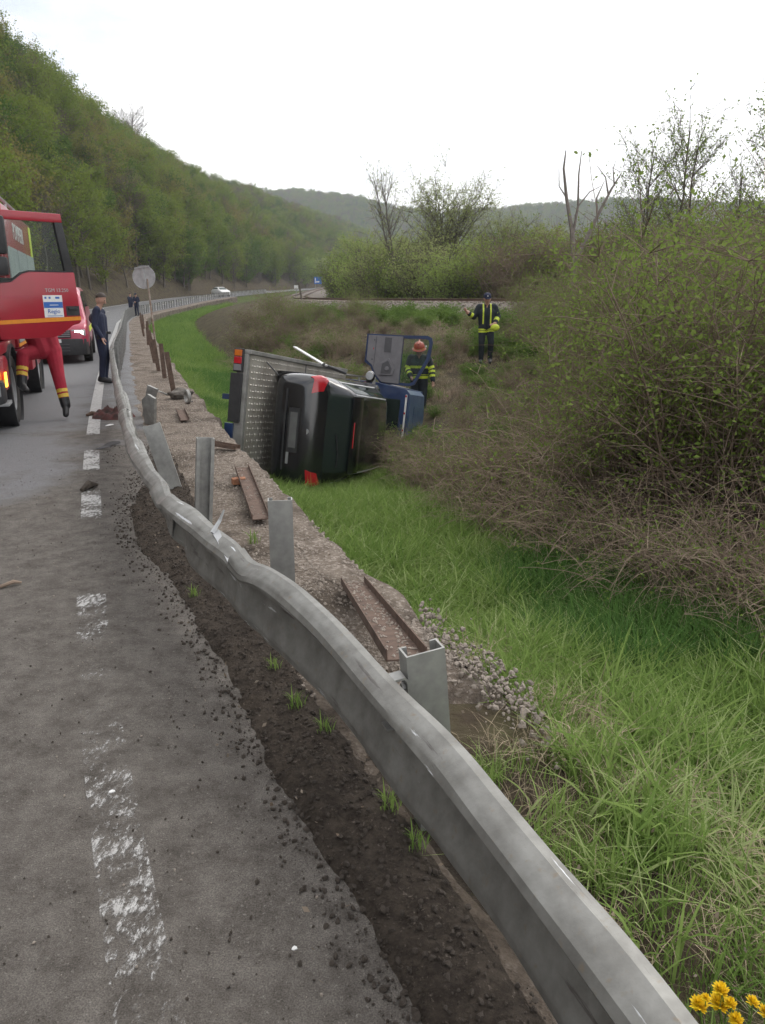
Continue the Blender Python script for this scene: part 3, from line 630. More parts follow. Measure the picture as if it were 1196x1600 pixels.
p = at_z(640, 1020, .65); loose_post((p[0]+0.12, p[1]+0.05), .77, (0.02, -0.10), R(20), 'upright steel post holding the end of a fallen rusty channel', bracket=True)
p = at_z(438, 785, .65); loose_post((p[0], p[1]), .78, (0, 0.0), R(8), 'straight pale steel post showing its flat back, between two rusty channels')
p = at_z(308, 815, 0.0); loose_post((p[0]+0.03, p[1]+0.02), .80, (0.0, -0.09), R(200), 'steel post with its open channel facing the road')
p = at_z(266, 768, 0.0); loose_post((p[0]+0.06, p[1]+0.02), .76, (-0.06, -0.24), R(15), 'wide steel post leaning against the crumpled beam', w=0.155)
# torn metal scrap by the kink
m = MB()
for (pts, z) in (([at_z(226, 662, -.02), at_z(241, 664, -.02), at_z(241, 664, 0)+np.array([.02, .05, .36]), at_z(233, 663, 0)+np.array([.0, .03, .42]), at_z(226, 662, 0)+np.array([-.02, .02, .33])], 0), ([at_z(222, 650, -.02), at_z(230, 651, -.02), at_z(230, 651, 0)+np.array([.16, .05, .40]), at_z(222, 650, 0)+np.array([.12, 0, .46])], 0)):
    P3 = [Vector(q) for q in pts]; P3b = [q+Vector((0.03, 0.02, 0.0)) for q in P3]; n = len(P3)
    m.add(P3+P3b, [list(range(n)), list(range(n, 2*n))[::-1]]+[(i, (i+1) % n, n+(i+1) % n, n+i) for i in range(n)])
tag(m.build('torn_bracket', M['galv'], None, bevel=0.003), 'torn galvanised bracket bent upright behind the crumpled rail', 'bracket')
m = MB(); a, e = Vector(at_z(240, 611, .18)), Vector(at_z(262, 617, 0.05)); m.tube([a, (a+e)/2+Vector((0, 0, .02)), e], 0.014, 8)
tag(m.build('bent_pipe', M['galv'], None), 'short pale metal strip lying at the foot of the rusty post', 'metal scrap')
m = MB(); Pp = [at_z(332, 833, .62), at_z(340, 846, .60), at_z(348, 862, .58), at_z(361, 888, .545)]
for i in range(3):
    a, e = Vector(Pp[i]), Vector(Pp[i+1]); w1, w2 = Vector((.03, .02, .012))*(1-.2*i), Vector((.03, .02, .012))*(.8-.2*i)
    m.add([a, a+w1, e+w2, e, a+Vector((0, 0, -.006)), a+w1+Vector((0, 0, -.006)), e+w2+Vector((0, 0, -.006)), e+Vector((0, 0, -.006))], [(0, 1, 2, 3), (7, 6, 5, 4), (0, 4, 5, 1), (2, 6, 7, 3), (1, 5, 6, 2), (3, 7, 4, 0)])
a = Vector(Pp[0]); m.tube([a, a+Vector((0.03, 0.05, .05)), a+Vector((.05, .07, .10))], [.012, .009, .004], 5)
fl = m.build('torn_strip', M['silver'], GR); fl.location = (5.15, -14.75, 0); fl['label'] = 'bright torn strip of steel on the rail edge'

# ------------------------------------------------------------------ rusty posts and channels on the wall edge
def u_channel(L_, w=0.12, hgt=0.045, th=0.006):
    out = [(-w/2, 0), (w/2, 0), (w/2, hgt), (w/2-th, hgt), (w/2-th, th), (-w/2+th, th), (-w/2+th, hgt), (-w/2, hgt)]; n = 8
    V = [(p[0], 0, p[1]) for p in out]+[(p[0], L_, p[1]) for p in out]; F = [(i, (i+1) % n, n+(i+1) % n, n+i) for i in range(n)]
    half = [(0, 1, 4, 5), (1, 2, 3, 4), (5, 6, 7, 0)]; F += [tuple(n+i for i in f) for f in half]+[f[::-1] for f in half]
    return MB().add(V, F)
def lay_channel(pa, pb, za, zb_, w, label, grit):
    a, e = Vector(at_z(*pa, za)), Vector(at_z(*pb, zb_)); d_ = e-a
    o = thing('rusty_channel', label, 'steel channel', a, (math.asin(d_.z/d_.length), 0, math.atan2(-d_.x, d_.y)), 'rusty steel channels fallen on the shoulder')
    u_channel(d_.length, w).build('channel', M['rust'], o)
    g = np.random.default_rng(5); n = 220; P3 = np.stack([g.uniform(-w/2+.012, w/2-.012, n), g.uniform(.02, d_.length-.02, n), np.full(n, .008)], 1)
    m = MB()
    for q in P3[:grit]: m.ball(q, tuple(g.uniform(.004, .011, 3)), 5)
    if grit: tag(m.build('grit', M['pebble'], o), kind='stuff')
    return o
lay_channel((636, 1032), (552, 912), 0.50, 0.03, 0.15, 'rusty channel full of grit, propped on the top of a steel post', 190)
lay_channel((408, 812), (378, 731), 0.03, 0.05, 0.14, 'rusty channel lying flat beside the orange brick', 60)
lay_channel((289, 657), (282, 641), 0.02, 0.03, 0.13, 'short rusty channel stub on bare shoulder soil', 0)
lay_channel((372, 702), (318, 693), 0.02, 0.04, 0.09, 'rusty channel lying across the shoulder behind a steel post', 0)
def i_post(h): 
    m = MB(); m.box(-.045, .045, -.006, 0, 0, h).box(-.045, .045, .08, .086, 0, h).box(-.004, .004, 0.0005, .0795, 0, h); return m.me('web', M['rust'])
ip = i_post(0.78); k = 0
for yy in (14.3, 16.2, 18.0, 20.2, 22.6, 25.0, 27.6, 30.5, 33.5, 37, 41, 45):
    i = int(np.abs(ROADF[:, 1]-yy).argmin()); T2, N2 = frame_at(ROADF[i-2:i+3]); uo = 1.25 if yy < 15 else 1.35+0.1*random.uniform(-1, 1)
    if yy < 15: px_ = np.array(at_z(272, 612, 0)[:2])
    else: px_ = ROADF[i]+N2[2]*uo
    tilt_ = (random.uniform(-.08, .08), random.uniform(-.14, .02)) if k else (0.0, -0.10)
    o = thing('rusty_post', 'rusty steel post with a flat flange beside the muddy lump' if k == 0 else 'rusty steel post in the row along the wall edge beyond', 'post', (px_[0], px_[1], -0.05), (tilt_[0], tilt_[1], 0.3), 'rusty posts along the wall edge')
    obj('web', ip, o); k += 1

# ------------------------------------------------------------------ small debris
g = np.random.default_rng(11)
m = MB(); c0 = at_z(178, 652, 0)
gxn, gyn = np.meshgrid(np.linspace(-.30, .30, 34), np.linspace(-.26, .26, 30)); rr = np.hypot(gxn/.30, gyn/.26)
zz = np.clip(1-rr**3, 0, 1)**.7*.115*(0.45+3.4*np.abs(vnoise(gxn+3, gyn, 8, 3)))+0.012; zz = np.where(rr > 1, -.02, zz)
me = mesh('rag_heap', np.stack([gxn+c0[0]+.05*vnoise(gxn, gyn, 14, 2), gyn+c0[1]+.05*vnoise(gxn+9, gyn, 14, 2), zz], -1).reshape(-1, 3), grid_faces(30, 34), M['cloth_debris'], True)
tag(obj('rag_heap', me), 'dark red heap of torn cloth on the edge line', 'cloth heap')
m = MB(); a, e = Vector(at_z(135, 649, .015)), Vector(at_z(163, 645, .03)); m.tube([a, (a*2+e)/3+Vector((0, 0, .02)), (a+2*e)/3, e], [.02, .035, .03, .02], 6)
tag(m.build('wood_stick', M['rust'], None), 'short brown stick lying beside the torn cloth', 'stick')
def shard(px_, w, h, mat, label, nm='plastic_shard', z=0.02):
    c = at_z(px_[0], px_[1], z); P3 = [(-w, -h*.6), (-w*.3, -h), (w, -h*.35), (w*.8, h*.4), (-w*.2, h), (-w*.8, h*.3)]
    m = MB(); m.prism(P3, 0, 0.004, 'z', Matrix.Translation(c) @ Matrix.Rotation(.25, 4, 'X') @ Matrix.Rotation(-.15, 4, 'Y')); return tag(m.build(nm, mat, None), label, 'debris')
shard((176, 693), .11, .07, M['blackpl'], 'curved black plastic shard on the shoulder edge')
shard((163, 699), .10, .035, M['trimdark'], 'grey plastic shard next to the black one')
shard((172, 664), .06, .03, M['white'], 'small white fragment below the torn cloth', 'white_fragment')
shard((176, 1237), .012, .007, M['white'], 'pale chip lying on the broken white line', 'white_fragment')
shard((461, 1482), .008, .006, M['white'], 'tiny white chip on the bare asphalt edge', 'white_fragment')
def rock(px_, r, mat, label, nm, cat, z=0, seed=0):
    c = at_z(px_[0], px_[1], z); bmm = bmesh.new(); bmesh.ops.create_icosphere(bmm, subdivisions=3, radius=1); gg = np.random.default_rng(seed)
    for v in bmm.verts:
        n_ = float(vnoise(np.array([v.co.x*1.3+seed]), np.array([v.co.y*1.3+v.co.z*2]), 1.0, 3)[0]); v.co = Vector((v.co.x*r[0], v.co.y*r[1], v.co.z*r[2]))*(1+0.75*n_)
    me = bpy.data.meshes.new(nm); bmm.to_mesh(me); bmm.free(); me.materials.append(mat)
    return tag(obj(nm, me, None, (c[0], c[1], c[2]+r[2]*.6)), label, cat)
rock((283, 621), (.22, .15, .10), mk('muddy_metal', (.21, .19, .165), (.06, .052, .045), scale=9, rough=.8, bmp=.5), 'muddy crumpled lump at the foot of the rusty post', 'muddy_lump', 'debris', 0, 3)
m = MB(); c = at_z(293, 620, .11); m.lathe([(.09, -.03), (.115, -.02), (.12, .02), (.10, .035), (.085, .02), (.085, -.02), (.09, -.03)], 16, 'x', Matrix.Translation(c) @ Matrix.Rotation(.6, 4, 'Z'))
tag(m.build('metal_ring', M['galv_dirty'], None, True), 'dirty round metal collar against the muddy lump', 'metal scrap')
m = MB(); m.prism([(-.065, -.04), (.055, -.05), (.07, .03), (-.01, .055), (-.07, .03)], 0, .06, 'z', Matrix.Translation(at_z(374, 756, 0)) @ Matrix.Rotation(.4, 4, 'Z'))
tag(m.build('broken_brick', M['brick'], None, bevel=.008), 'broken orange brick beside the flat rusty channel', 'brick')
m = MB(); a = Vector(at_z(0, 917, .012)); e = Vector(at_z(34, 910, .012)); m.tube([a, (a+e)/2+Vector((.01, .02, .012)), e], [.011, .013, .006], 6)
tag(m.build('dry_branch', M['twig'], None), 'dry branch piece lying on the dirty asphalt', 'branch')
m = MB(); a = Vector(at_z(128, 766, .02)); e = Vector(at_z(152, 757, .02)); m.tube([a, (a+e)/2+Vector((0, 0, .03)), e], [.02, .04, .015], 7)
tag(m.build('dirt_clump', M['clod'], None), 'long dark clump of soil across the painted line', 'soil clump')
# black hose over the wall edge
m = MB(); pts = [at_z(300, 628, .0), at_z(305, 638, -.12), at_z(318, 655, -.45), at_z(332, 673, -.7), at_z(346, 690, -.75), at_z(372, 706, -.7)]; m.tube(pts, .022, 7)
tag(m.build('black_cable', M['blackpl'], None), 'black cable hanging over the wall edge towards the overturned truck', 'cable')

# ------------------------------------------------------------------ road signs and markers
D_ = 24.0; base = np.array([-7.15, 25.0]); zb0 = -0.1
sc_ = at_d(226, 433, D_); top = at_d(228, 417, D_); foot = at_d(243, 533, D_)
dirv = Vector(top)-Vector(foot); foot3 = Vector(foot)-dirv.normalized()*0.25
sg = thing('road_sign', 'round road sign seen from behind on a leaning rusty pole', 'road sign', foot3)
m = MB(); m.tube([Vector((0, 0, 0)), Vector(top)-foot3], .03, 8); m.build('pole', mk('pole_rust', (.30, .26, .22), (.17, .10, .07), scale=6, rough=.8), sg)
c_ = Vector(sc_)-foot3+Vector((0, -.045, 0)); Tm = Matrix.Translation(c_) @ Matrix.Rotation(R(-8), 4, 'Y')
m = MB(); rad = 17.5*D_/1180*1.0
m.lathe([(0, 0.004), (rad-.012, 0.004), (rad, -.022), (rad+.004, -.022), (rad+.004, .012), (0, .012)], 36, 'y', Tm); m.build('disc', M['sign_back'], sg, True)
m = MB(); m.box(-.24, .24, -.03, .0, rad-.075, rad-.035, Tm); m.box(-.03, .03, -.035, 0.003, -rad+.04, rad-.08, Tm); m.build('rail_bracket', M['sign_back'], sg)
# blue sign far along the road
p = at_d(497, 438, 236); bs = thing('blue_road_sign', 'small blue rectangular road sign far down the road', 'road sign', (p[0], p[1], p[2]-3.0))
MB().box(-1.15, 1.15, -.03, .03, 1.9, 4.0).build('panel', M['signblue'], bs); MB().box(-.55, .45, -.034, -.0305, 2.35, 2.75).box(-.9, -.65, -.034, -.0305, 2.2, 3.7).build('marking', M['white'], bs)
for x in (-.8, .8):
    MB().tube([(x, .06, 0), (x, .06, 3.9)], .05, 6).build('post', M['galv'], bs)
# leaning dark pole and pale box near the railway bend
p = at_d(474, 470, 62); o = thing('leaning_pole', 'dark leaning pole beside the railway bend', 'pole', (p[0], p[1], p[2]-.9)); MB().tube([(0, 0, 0), (-.30, 0, 2.3)], [.09, .07], 7).build('shaft', M['bark'], o)
p = at_d(463, 447, 95); o = thing('marker_post', 'pale marker box on a stake near the railway bend', 'marker', (p[0], p[1], p[2]-1.9))
MB().tube([(0, 0, 0), (0, 0, 1.7)], .05, 6).build('stake', M['galv'], o); MB().box(-.26, .26, -.1, .1, 1.6, 2.0).build('box', M['white'], o, bevel=.03)

# ------------------------------------------------------------------ railway
tk = TRACKF[(TRACKF[:, 1] > 0) & (TRACKF[:, 1] < 300)]; TT, TN = frame_at(tk); rz_ = rail_top(tk[:, 1])
TRK = thing('railway_track', 'single curved railway track with brown rails on the embankment', 'railway track', (tk[0][0], tk[0][1], 0)); t0 = np.array([tk[0][0], tk[0][1], 0])
rail_prof = [(-.036, 0), (.036, 0), (.034, -.03), (.01, -.045), (.009, -.12), (.07, -.14), (.07, -.155), (-.07, -.155), (-.07, -.14), (-.009, -.12), (-.01, -.045), (-.034, -.03)]
rm = mk('rail_steel', (.10, .065, .048), (.15, .10, .075), scale=3, rough=.7)
for sgn in (-1, 1):
    off = sgn*0.755; ring = np.array(rail_prof); C = tk+TN*off
    V = np.stack([C[:, None, 0]+TN[:, None, 0]*ring[None, :, 0], C[:, None, 1]+TN[:, None, 1]*ring[None, :, 0], rz_[:, None]+ring[None, :, 1]], -1)
    n = len(ring); i = np.arange(len(C)*n).reshape(len(C), n); F = np.stack([i[:-1], np.roll(i, -1, 1)[:-1], np.roll(i, -1, 1)[1:], i[1:]], -1).reshape(-1, 4)
    obj('rail', mesh('rail', V.reshape(-1, 3)-t0, F, rm, False), TRK)
sl = MB().box(-1.25, 1.25, -.13, .13, -.16, 0.0).me('sleeper', M['sleeper'], bevel=.02)
ts = np.r_[0, np.cumsum(np.linalg.norm(np.diff(tk, axis=0), axis=1))]
for a in np.arange(8, 150, 0.65):
    i = int(np.abs(ts-a).argmin()); p = tk[i]
    if p[1] < 20: continue
    obj('sleeper', sl, TRK, (p[0]-t0[0], p[1]-t0[1], rz_[i]-.16), (0, 0, math.atan2(TN[i][1], TN[i][0])))
us = np.array([-3.1, -2.7, -1.9, -1.6, -.8, 0, .8, 1.6, 1.9, 2.7, 3.1]); hz_ = np.array([-.85, -.62, -.24, -.20, -.22, -.22, -.22, -.20, -.24, -.62, -.85])
S = np.stack([tk[:, None, 0]+TN[:, None, 0]*us, tk[:, None, 1]+TN[:, None, 1]*us, rz_[:, None]+hz_[None]], -1); S[..., 2] += .06*vnoise(S[..., 0], S[..., 1], 2.5, 2)
tag(obj('ballast_bed', mesh('ballast_bed', S.reshape(-1, 3), grid_faces(*S.shape[:2]), mk('ballast_bed', (.23, .20, .175), (.11, .092, .078), scale=9, rough=.97, bmp=1, bdist=.06, detail=8), True)), kind='structure')
g = np.random.default_rng(21); bp = []
for q in range(5):
    bmm = bmesh.new(); bmesh.ops.create_icosphere(bmm, subdivisions=1, radius=1)
    for v in bmm.verts: v.co *= g.uniform(.65, 1.15)
    me = bpy.data.meshes.new('stone'); bmm.to_mesh(me); bmm.free(); me.materials.append([M['ballast'], M['pebble'], M['ballast'], M['pebble'], M['ballast']][q]); bp.append(proto('ballast_stone', me))
n = 9000; ii = g.integers(60, 260, n); uu = g.uniform(-3.2, 1.5, n); ii = np.clip(ii, 0, len(tk)-1)
P3 = np.stack([tk[ii, 0]+TN[ii, 0]*uu, tk[ii, 1]+TN[ii, 1]*uu, rz_[ii]+np.interp(uu, us, hz_)+.03], 1)
scatter('ballast_stones', P3, g.uniform(0, 6.28, (n, 3)), g.uniform(.03, .085, n), g.integers(0, 5, n), bp)

# loose stones on the shoulder, clods in the soil
pb = []; cl = []
for q in range(4):
    for lst, mt, nm in ((pb, M['pebble'], 'pebble'), (cl, M['clod'], 'clod')):
        bmm = bmesh.new(); bmesh.ops.create_icosphere(bmm, subdivisions=1, radius=1)
        for v in bmm.verts: v.co *= g.uniform(.6, 1.2); v.co.z *= .7
        me = bpy.data.meshes.new(nm); bmm.to_mesh(me); bmm.free(); me.materials.append(mt); lst.append(proto(nm, me))
def along(n, y0, y1, u0, u1, pw=1.0):
    i = np.where((ROADF[:, 1] > y0) & (ROADF[:, 1] < y1))[0]; T2, N2 = frame_at(ROADF); k_ = i[(g.random(n)**pw*(len(i)-1)).astype(int)]; u = g.uniform(u0, u1, n)
    j = g.uniform(-.13, .13, n); return np.stack([ROADF[k_, 0]+N2[k_, 0]*u+T2[k_, 0]*j, ROADF[k_, 1]+N2[k_, 1]*u+T2[k_, 1]*j], 1), u, ROADF[k_, 1]
n = 24000; xy, u, ny = along(n, 2.8, 17, .82, 1.66, 1.5); z = -0.02+.035*vnoise(xy[:, 0], xy[:, 1], 2.5, 3)
keep = (vnoise(xy[:, 0], xy[:, 1], 1.1, 2)+.5+(u-1.2)*.35 > g.random(n)*.9)
xy, z, nn_ = xy[keep], z[keep], keep.sum()
scatter('shoulder_pebbles', np.c_[xy, z], g.uniform(0, 6.28, (nn_, 3)), .004+(.012+.008*(u[keep] > 1.4))*g.random(nn_)**2.2, g.integers(0, 4, nn_), pb)
# pale rubble where the wall edge breaks off
qx = g.uniform(.22, .70, 700); qy = 3.72-(qx-.30)*1.9+g.normal(size=700)*.17-.10*g.random(700); 
scatter('edge_rubble', np.stack([qx, qy, -.02+.035*vnoise(qx, qy, 2.5, 3)+.01*g.random(700)], 1), g.uniform(0, 6.28, (700, 3)), .005+.016*g.random(700)**2.5, g.integers(0, 4, 700), [proto('rubble', o.data) for o in pb])
n = 12000; xy, u, ny = along(n, .4, 9, .15, .86, 1.5)
keep = g.random(n) < np.clip((u-.38+.3*np.exp(-((ny-5.6)/1.3)**2))/.12, 0.06, 1)
xy, u, ny = xy[keep], u[keep], ny[keep]; z = np.maximum(soil_z(u, xy[:, 0], xy[:, 1], ny), 0.0)+.003
scatter('soil_clods', np.c_[xy, z], g.uniform(0, 6.28, (len(xy), 3)), .0025+.013*g.random(len(xy))**3.5, g.integers(0, 4, len(xy)), cl)
n = 6000; xy, u, ny = along(n, .3, 9, -1.8, .5, 1.5)
scatter('road_grit', np.c_[xy, np.full(n, .004)], g.uniform(0, 6.28, (n, 3)), .0012+.0055*g.random(n)**4, g.integers(0, 4, n), [proto('grit', o.data) for o in (cl[0], cl[1], pb[0], cl[2])])

# ------------------------------------------------------------------ vehicles
def wheel(parent, c, r, w, out, spokes=6, rim=None):
    """axle along x; out = +1 / -1 the side that faces outwards"""
    o = obj('wheel', None, parent, c); o.empty_display_size = .1
    h = w/2; m = MB(); m.lathe([(r*.62, -h*.8), (r*.70, -h), (r*.93, -h), (r, -h*.75), (r, h*.75), (r*.93, h), (r*.70, h), (r*.62, h*.8)], 28, 'x')
    for k in range(28):
        a = 2*math.pi*k/28; Tm = Matrix.Rotation(a, 4, 'X'); m.box(-h*.95, h*.95, -.022*r/.5, .022*r/.5, r*.99, r*1.02, Tm)
    m.build('tyre', M['rubber'], o, True)
    m = MB(); m.lathe([(r*.64, -h*.7), (r*.64, out*h*.55 if out > 0 else h*.7)] if False else [(r*.64, out*h*.85), (r*.60, out*h*.80), (r*.56, out*h*.3), (r*.22, out*h*.35), (r*.20, out*h*.75), (0.0, out*h*.8)], 24, 'x')
    for k in range(spokes):
        a = 2*math.pi*k/spokes; m.lathe([(0, out*h*.5), (r*.04, out*h*.5), (r*.04, out*h*.3)], 6, 'x', Matrix.Rotation(a, 4, 'X') @ Matrix.Translation((0, 0, r*.36)))
    m.build('rim', rim or M['silver'], o, True); return o
def text_mesh(s, size, depth=0.002):
    cu = bpy.data.curves.new('lettering', 'FONT'); cu.body = s; cu.size = size; cu.extrude = depth; cu.align_x = 'CENTER'; cu.align_y = 'CENTER'; cu.resolution_u = 3
    o = bpy.data.objects.new('lettering', cu); scene.collection.objects.link(o); dg = bpy.context.evaluated_depsgraph_get(); dg.update()
    me = bpy.data.meshes.new_from_object(o.evaluated_get(dg)); bpy.data.objects.remove(o); return me
def lettering(s, size, mat, parent, loc, rot, name='lettering'):
    me = text_mesh(s, size); me.materials.clear(); me.materials.append(mat); return obj(name, me, parent, loc, rot)

class Loft:
    """car skin: cross sections along y, section parameter k 0 (belly centre) .. 8 (roof centre)"""
    def __init__(s, st): s.st = np.array(st, float)           # rows: y, zb, zt, w, belt, wr
    def sec(s, y, k):
        y, zb, zt, w, bl, wr = [np.interp(y, s.st[:, 0], s.st[:, j]) for j in range(6)]
        low = zt-bl < .12; bl = min(bl, zt-.05)
        C = np.array([(0, zb), (w*.86, zb), (w*.97, zb+.10), (w, zb+.55*(bl-zb)), (w*.985, bl-.03), (wr+(w-wr)*.42, bl+.58*(zt-bl)), (wr*1.0, zt-.055), (wr*.78, zt-.012), (0, zt)])
        if low: C[5] = (w*.95, bl+.02); C[6] = (w*.88, zt-.015); C[7] = (w*.7, zt-.004)
        # quadratic b-spline style rounding
        kk = np.atleast_1d(np.asarray(k, float)); i = np.clip(np.round(kk).astype(int), 0, 8); f = kk-i
        P0 = C[np.clip(i-1, 0, 8)].copy(); P1 = C[i]; P2 = C[np.clip(i+1, 0, 8)].copy()
        P0[i == 0] = C[1]*np.array([-1, 1]); P2[i == 8] = C[7]*np.array([-1, 1])
        a = .5*(.5-f)**2; c = .5*(.5+f)**2; bq = 1-a-c
        return P0*a[:, None]+P1*bq[:, None]+P2*c[:, None]
    def pt(s, y, k, side):
        q = s.sec(y, k); return np.stack([q[:, 0]*side, np.full(len(q), y), q[:, 1]], 1)
    def body(s, ys, name, mat, parent):
        K = np.linspace(0, 8, 49); rows = []
        for y in ys:
            r = s.pt(y, K, 1); l = s.pt(y, K[::-1], -1)[1:-1]; rows.append(np.concatenate([r, l]))
        n = len(rows[0]); V = np.concatenate(rows); i = np.arange(len(V)).reshape(len(ys), n)
        F = np.stack([i[:-1], np.roll(i, -1, 1)[:-1], np.roll(i, -1, 1)[1:], i[1:]], -1).reshape(-1, 4).tolist()
        F.append(list(i[0])); F.append(list(i[-1][::-1])); m = MB(); m.add(V.tolist(), F); return m.build(name, mat, parent, True)
    def patch(s, y0, y1, k0, k1, side, name, mat, parent, off=.004, ny=10, nk=10, both=False):
        """a panel on the skin, off metres proud; y0,y1 may be functions of k"""
        m = MB(); fy = lambda f, k: f(k) if callable(f) else f
        for sd in ((1, -1) if both else (side,)):
            G = np.zeros((ny, nk, 3)); K = np.linspace(k0, k1, nk)
            for j, k in enumerate(K):
                for i_, y in enumerate(np.linspace(fy(y0, k), fy(y1, k), ny)): G[i_, j] = s.pt(y, k, sd)[0]
            du = np.gradient(G, axis=0); dv = np.gradient(G, axis=1); nn = np.cross(du, dv); nn /= np.linalg.norm(nn, axis=2, keepdims=True)+1e-9
            cen = np.array([0, np.clip(G[..., 1].mean(), s.st[2, 0]+.6, s.st[-3, 0]-.6), .75]); sg = np.sign((nn*(G-cen)).sum(2, keepdims=True)); sg[sg == 0] = 1
            A = G+nn*sg*off; B = G-nn*sg*.003; n = ny*nk; f = grid_faces(ny, nk); i = np.arange(n).reshape(ny, nk)
            F = f.tolist()+(f[:, ::-1]+n).tolist()
            for e in (i[0], i[-1], i[:, 0], i[:, -1]): F += [(e[q], e[q+1], e[q+1]+n, e[q]+n) for q in range(len(e)-1)]
            m.add(np.concatenate([A.reshape(-1, 3), B.reshape(-1, 3)]).tolist(), F)
        return m.build(name, mat, parent, True)

# ---- overturned flatbed tow truck
a_, pi_, de_ = 0.2821, 0.1525, 0.0655; O_ = Vector((-3.0625, 11.4937, -0.0663))
fwv = Vector((math.sin(a_)*math.cos(pi_), math.cos(a_)*math.cos(pi_), -math.sin(pi_))); nv = Vector((math.cos(a_), -math.sin(a_), 0)); upv = nv.cross(fwv)
Zv = nv*math.cos(de_)-upv*math.sin(de_); Xv = fwv.cross(Zv)
TM = Matrix(((Xv.x, fwv.x, Zv.x, O_.x), (Xv.y, fwv.y, Zv.y, O_.y), (Xv.z, fwv.z, Zv.z, O_.z), (0, 0, 0, 1)))
TW = thing('tow_truck', 'blue flatbed recovery truck lying on its side in the grassy ditch', 'truck'); TW.matrix_world = TM
DL = 4.4
MB().box(-1.05, 1.05, 0.03, DL, 1.0, 1.05).build('deck_plate', M['checker'], TW)
m = MB(); g = np.random.default_rng(2)
for i in range(22):
    for j in range(48):
        cx_, cy_ = -.98+i*.0935, .10+j*.0895; dx, dy = (.034, .013) if (i+j) % 2 else (.013, .034)
        m.add([(cx_-dx, cy_, 1.0495), (cx_, cy_-dy, 1.0495), (cx_+dx, cy_, 1.0495), (cx_, cy_+dy, 1.0495), (cx_, cy_, 1.064)], [(0, 1, 4), (1, 2, 4), (2, 3, 4), (3, 0, 4)])
tag(m.build('tread_studs', mk('polished_studs', (.50, .48, .44), (.34, .32, .285), scale=2.6, rough=.4, metal=.5), TW), kind='stuff')
for sgn in (-1, 1):
    MB().box(sgn*1.085-.03, sgn*1.085+.03, -.01, DL+.02, .90, 1.075).build('side_rail', M['galv_dirty'], TW, bevel=.008)
MB().box(-1.05, 1.05, -.05, .03, .88, 1.045).build('rear_crossbar', M['galv_dirty'], TW, bevel=.008)
MB().box(-1.05, 1.05, 2.2, 2.23, 1.0502, 1.056).build('deck_seam', M['trimdark'], TW)
for sgn in (-1, 1):       # tail lamp board
    o = MB().box(*sorted((sgn*1.12, sgn*.78)), -.10, -.052, .84, .99).build('lamp_board', M['blackpl'], TW, bevel=.01)
    for (x0, x1, mt, nm) in ((1.10, 1.01, M['lampamber'], 'indicator'), (1.0, .90, M['lampred'], 'brake_lamp'), (.89, .80, M['trim'], 'reversing_lamp')):
        MB().box(*sorted((sgn*x0, sgn*x1)), -.115, -.1005, .855, .975).build(nm, mt, o, bevel=.006)
for sgn in (-1, 1): MB().box(sgn*.40-.04, sgn*.40+.04, .05, DL+2.0, .62, .82).build('chassis_rail', M['dblue'], TW)
MB().box(-.02, .80, -.09, -.052, .76, .90).build('underrun_bar', M['dblue'], TW, bevel=.01); MB().box(-.76, -.04, -.085, -.052, .80, .99).build('rear_panel', M['blackpl'], TW, bevel=.01)
MB().tube([(-.75, 1.75, .42), (.75, 1.75, .42)], .06, 8).build('rear_axle', M['blackpl'], TW)
MB().tube([(-.75, 5.35, .40), (.75, 5.35, .40)], .05, 8).build('front_axle', M['blackpl'], TW)
for sgn in (-1, 1):
    wheel(TW, (sgn*.80, 1.75, .36), .34, .24, sgn); wheel(TW, (sgn*.82, 5.35, .35), .34, .22, sgn)
CY = DL+.48
# cab: rear wall, roof, front, far side
m = MB(); hw = .93
m.prism([(-hw, .72), (hw, .72), (hw, 1.55), (hw-.09, 2.22), (hw-.17, 2.30), (-hw+.17, 2.30), (-hw+.09, 2.22), (-hw, 1.55)], CY, CY+.03, 'y')
cabw = m.build('cab_rear_wall', M['dblue'], TW, bevel=.01)
MB().box(-.62, .62, CY-.012, CY-.001, 1.62, 2.12).build('rear_window', M['carglass'], cabw, bevel=.004)
MB().box(-hw+.02, hw-.02, CY-.006, CY-.001, 1.30, 1.345).build('red_stripe', M['lampred'], cabw)
MB().box(-hw-.004, -hw+.20, CY-.008, CY-.001, .80, 1.9).box(-hw+.1, -hw+.11, CY-.01, CY-.001, 1.9, 1.91).build('side_stripe', M['lampred'], cabw) if False else None
m = MB(); m.box(-hw+.20, hw-.20, CY-.03, CY+.005, 2.225, 2.262); m.build('light_bar_strip', M['white'], TW, bevel=.006)
for x in (-.7, -.35, 0, .35, .7): MB().box(x-.02, x+.02, CY-.05, CY-.031, 2.23, 2.257).build('marker_lamp', M['lampred'], TW)
m = MB(); m.prism([(-hw+.10, 2.21), (-hw+.19, 2.305), (-.3, 2.335), (.3, 2.335), (hw-.19, 2.305), (hw-.10, 2.21), (hw-.12, 2.20), (hw-.2, 2.275), (.3, 2.30), (-.3, 2.30), (-hw+.2, 2.275), (-hw+.12, 2.20)], CY+.031, CY+1.35, 'y')
rf = m.build('cab_roof', M['roofblue'], TW, True)
MB().box(-.5, .5, CY+.35, CY+1.1, 2.336, 2.345).build('roof_panel', M['roofblue'], rf, bevel=.003)
m = MB(); m.prism([(CY+1.92, .72), (CY+1.95, 1.25), (CY+1.80, 1.42), (CY+1.77, 1.42), (CY+1.90, 1.23), (CY+1.87, .72)], -hw, hw, 'x'); m.build('cab_front', M['dblue'], TW)
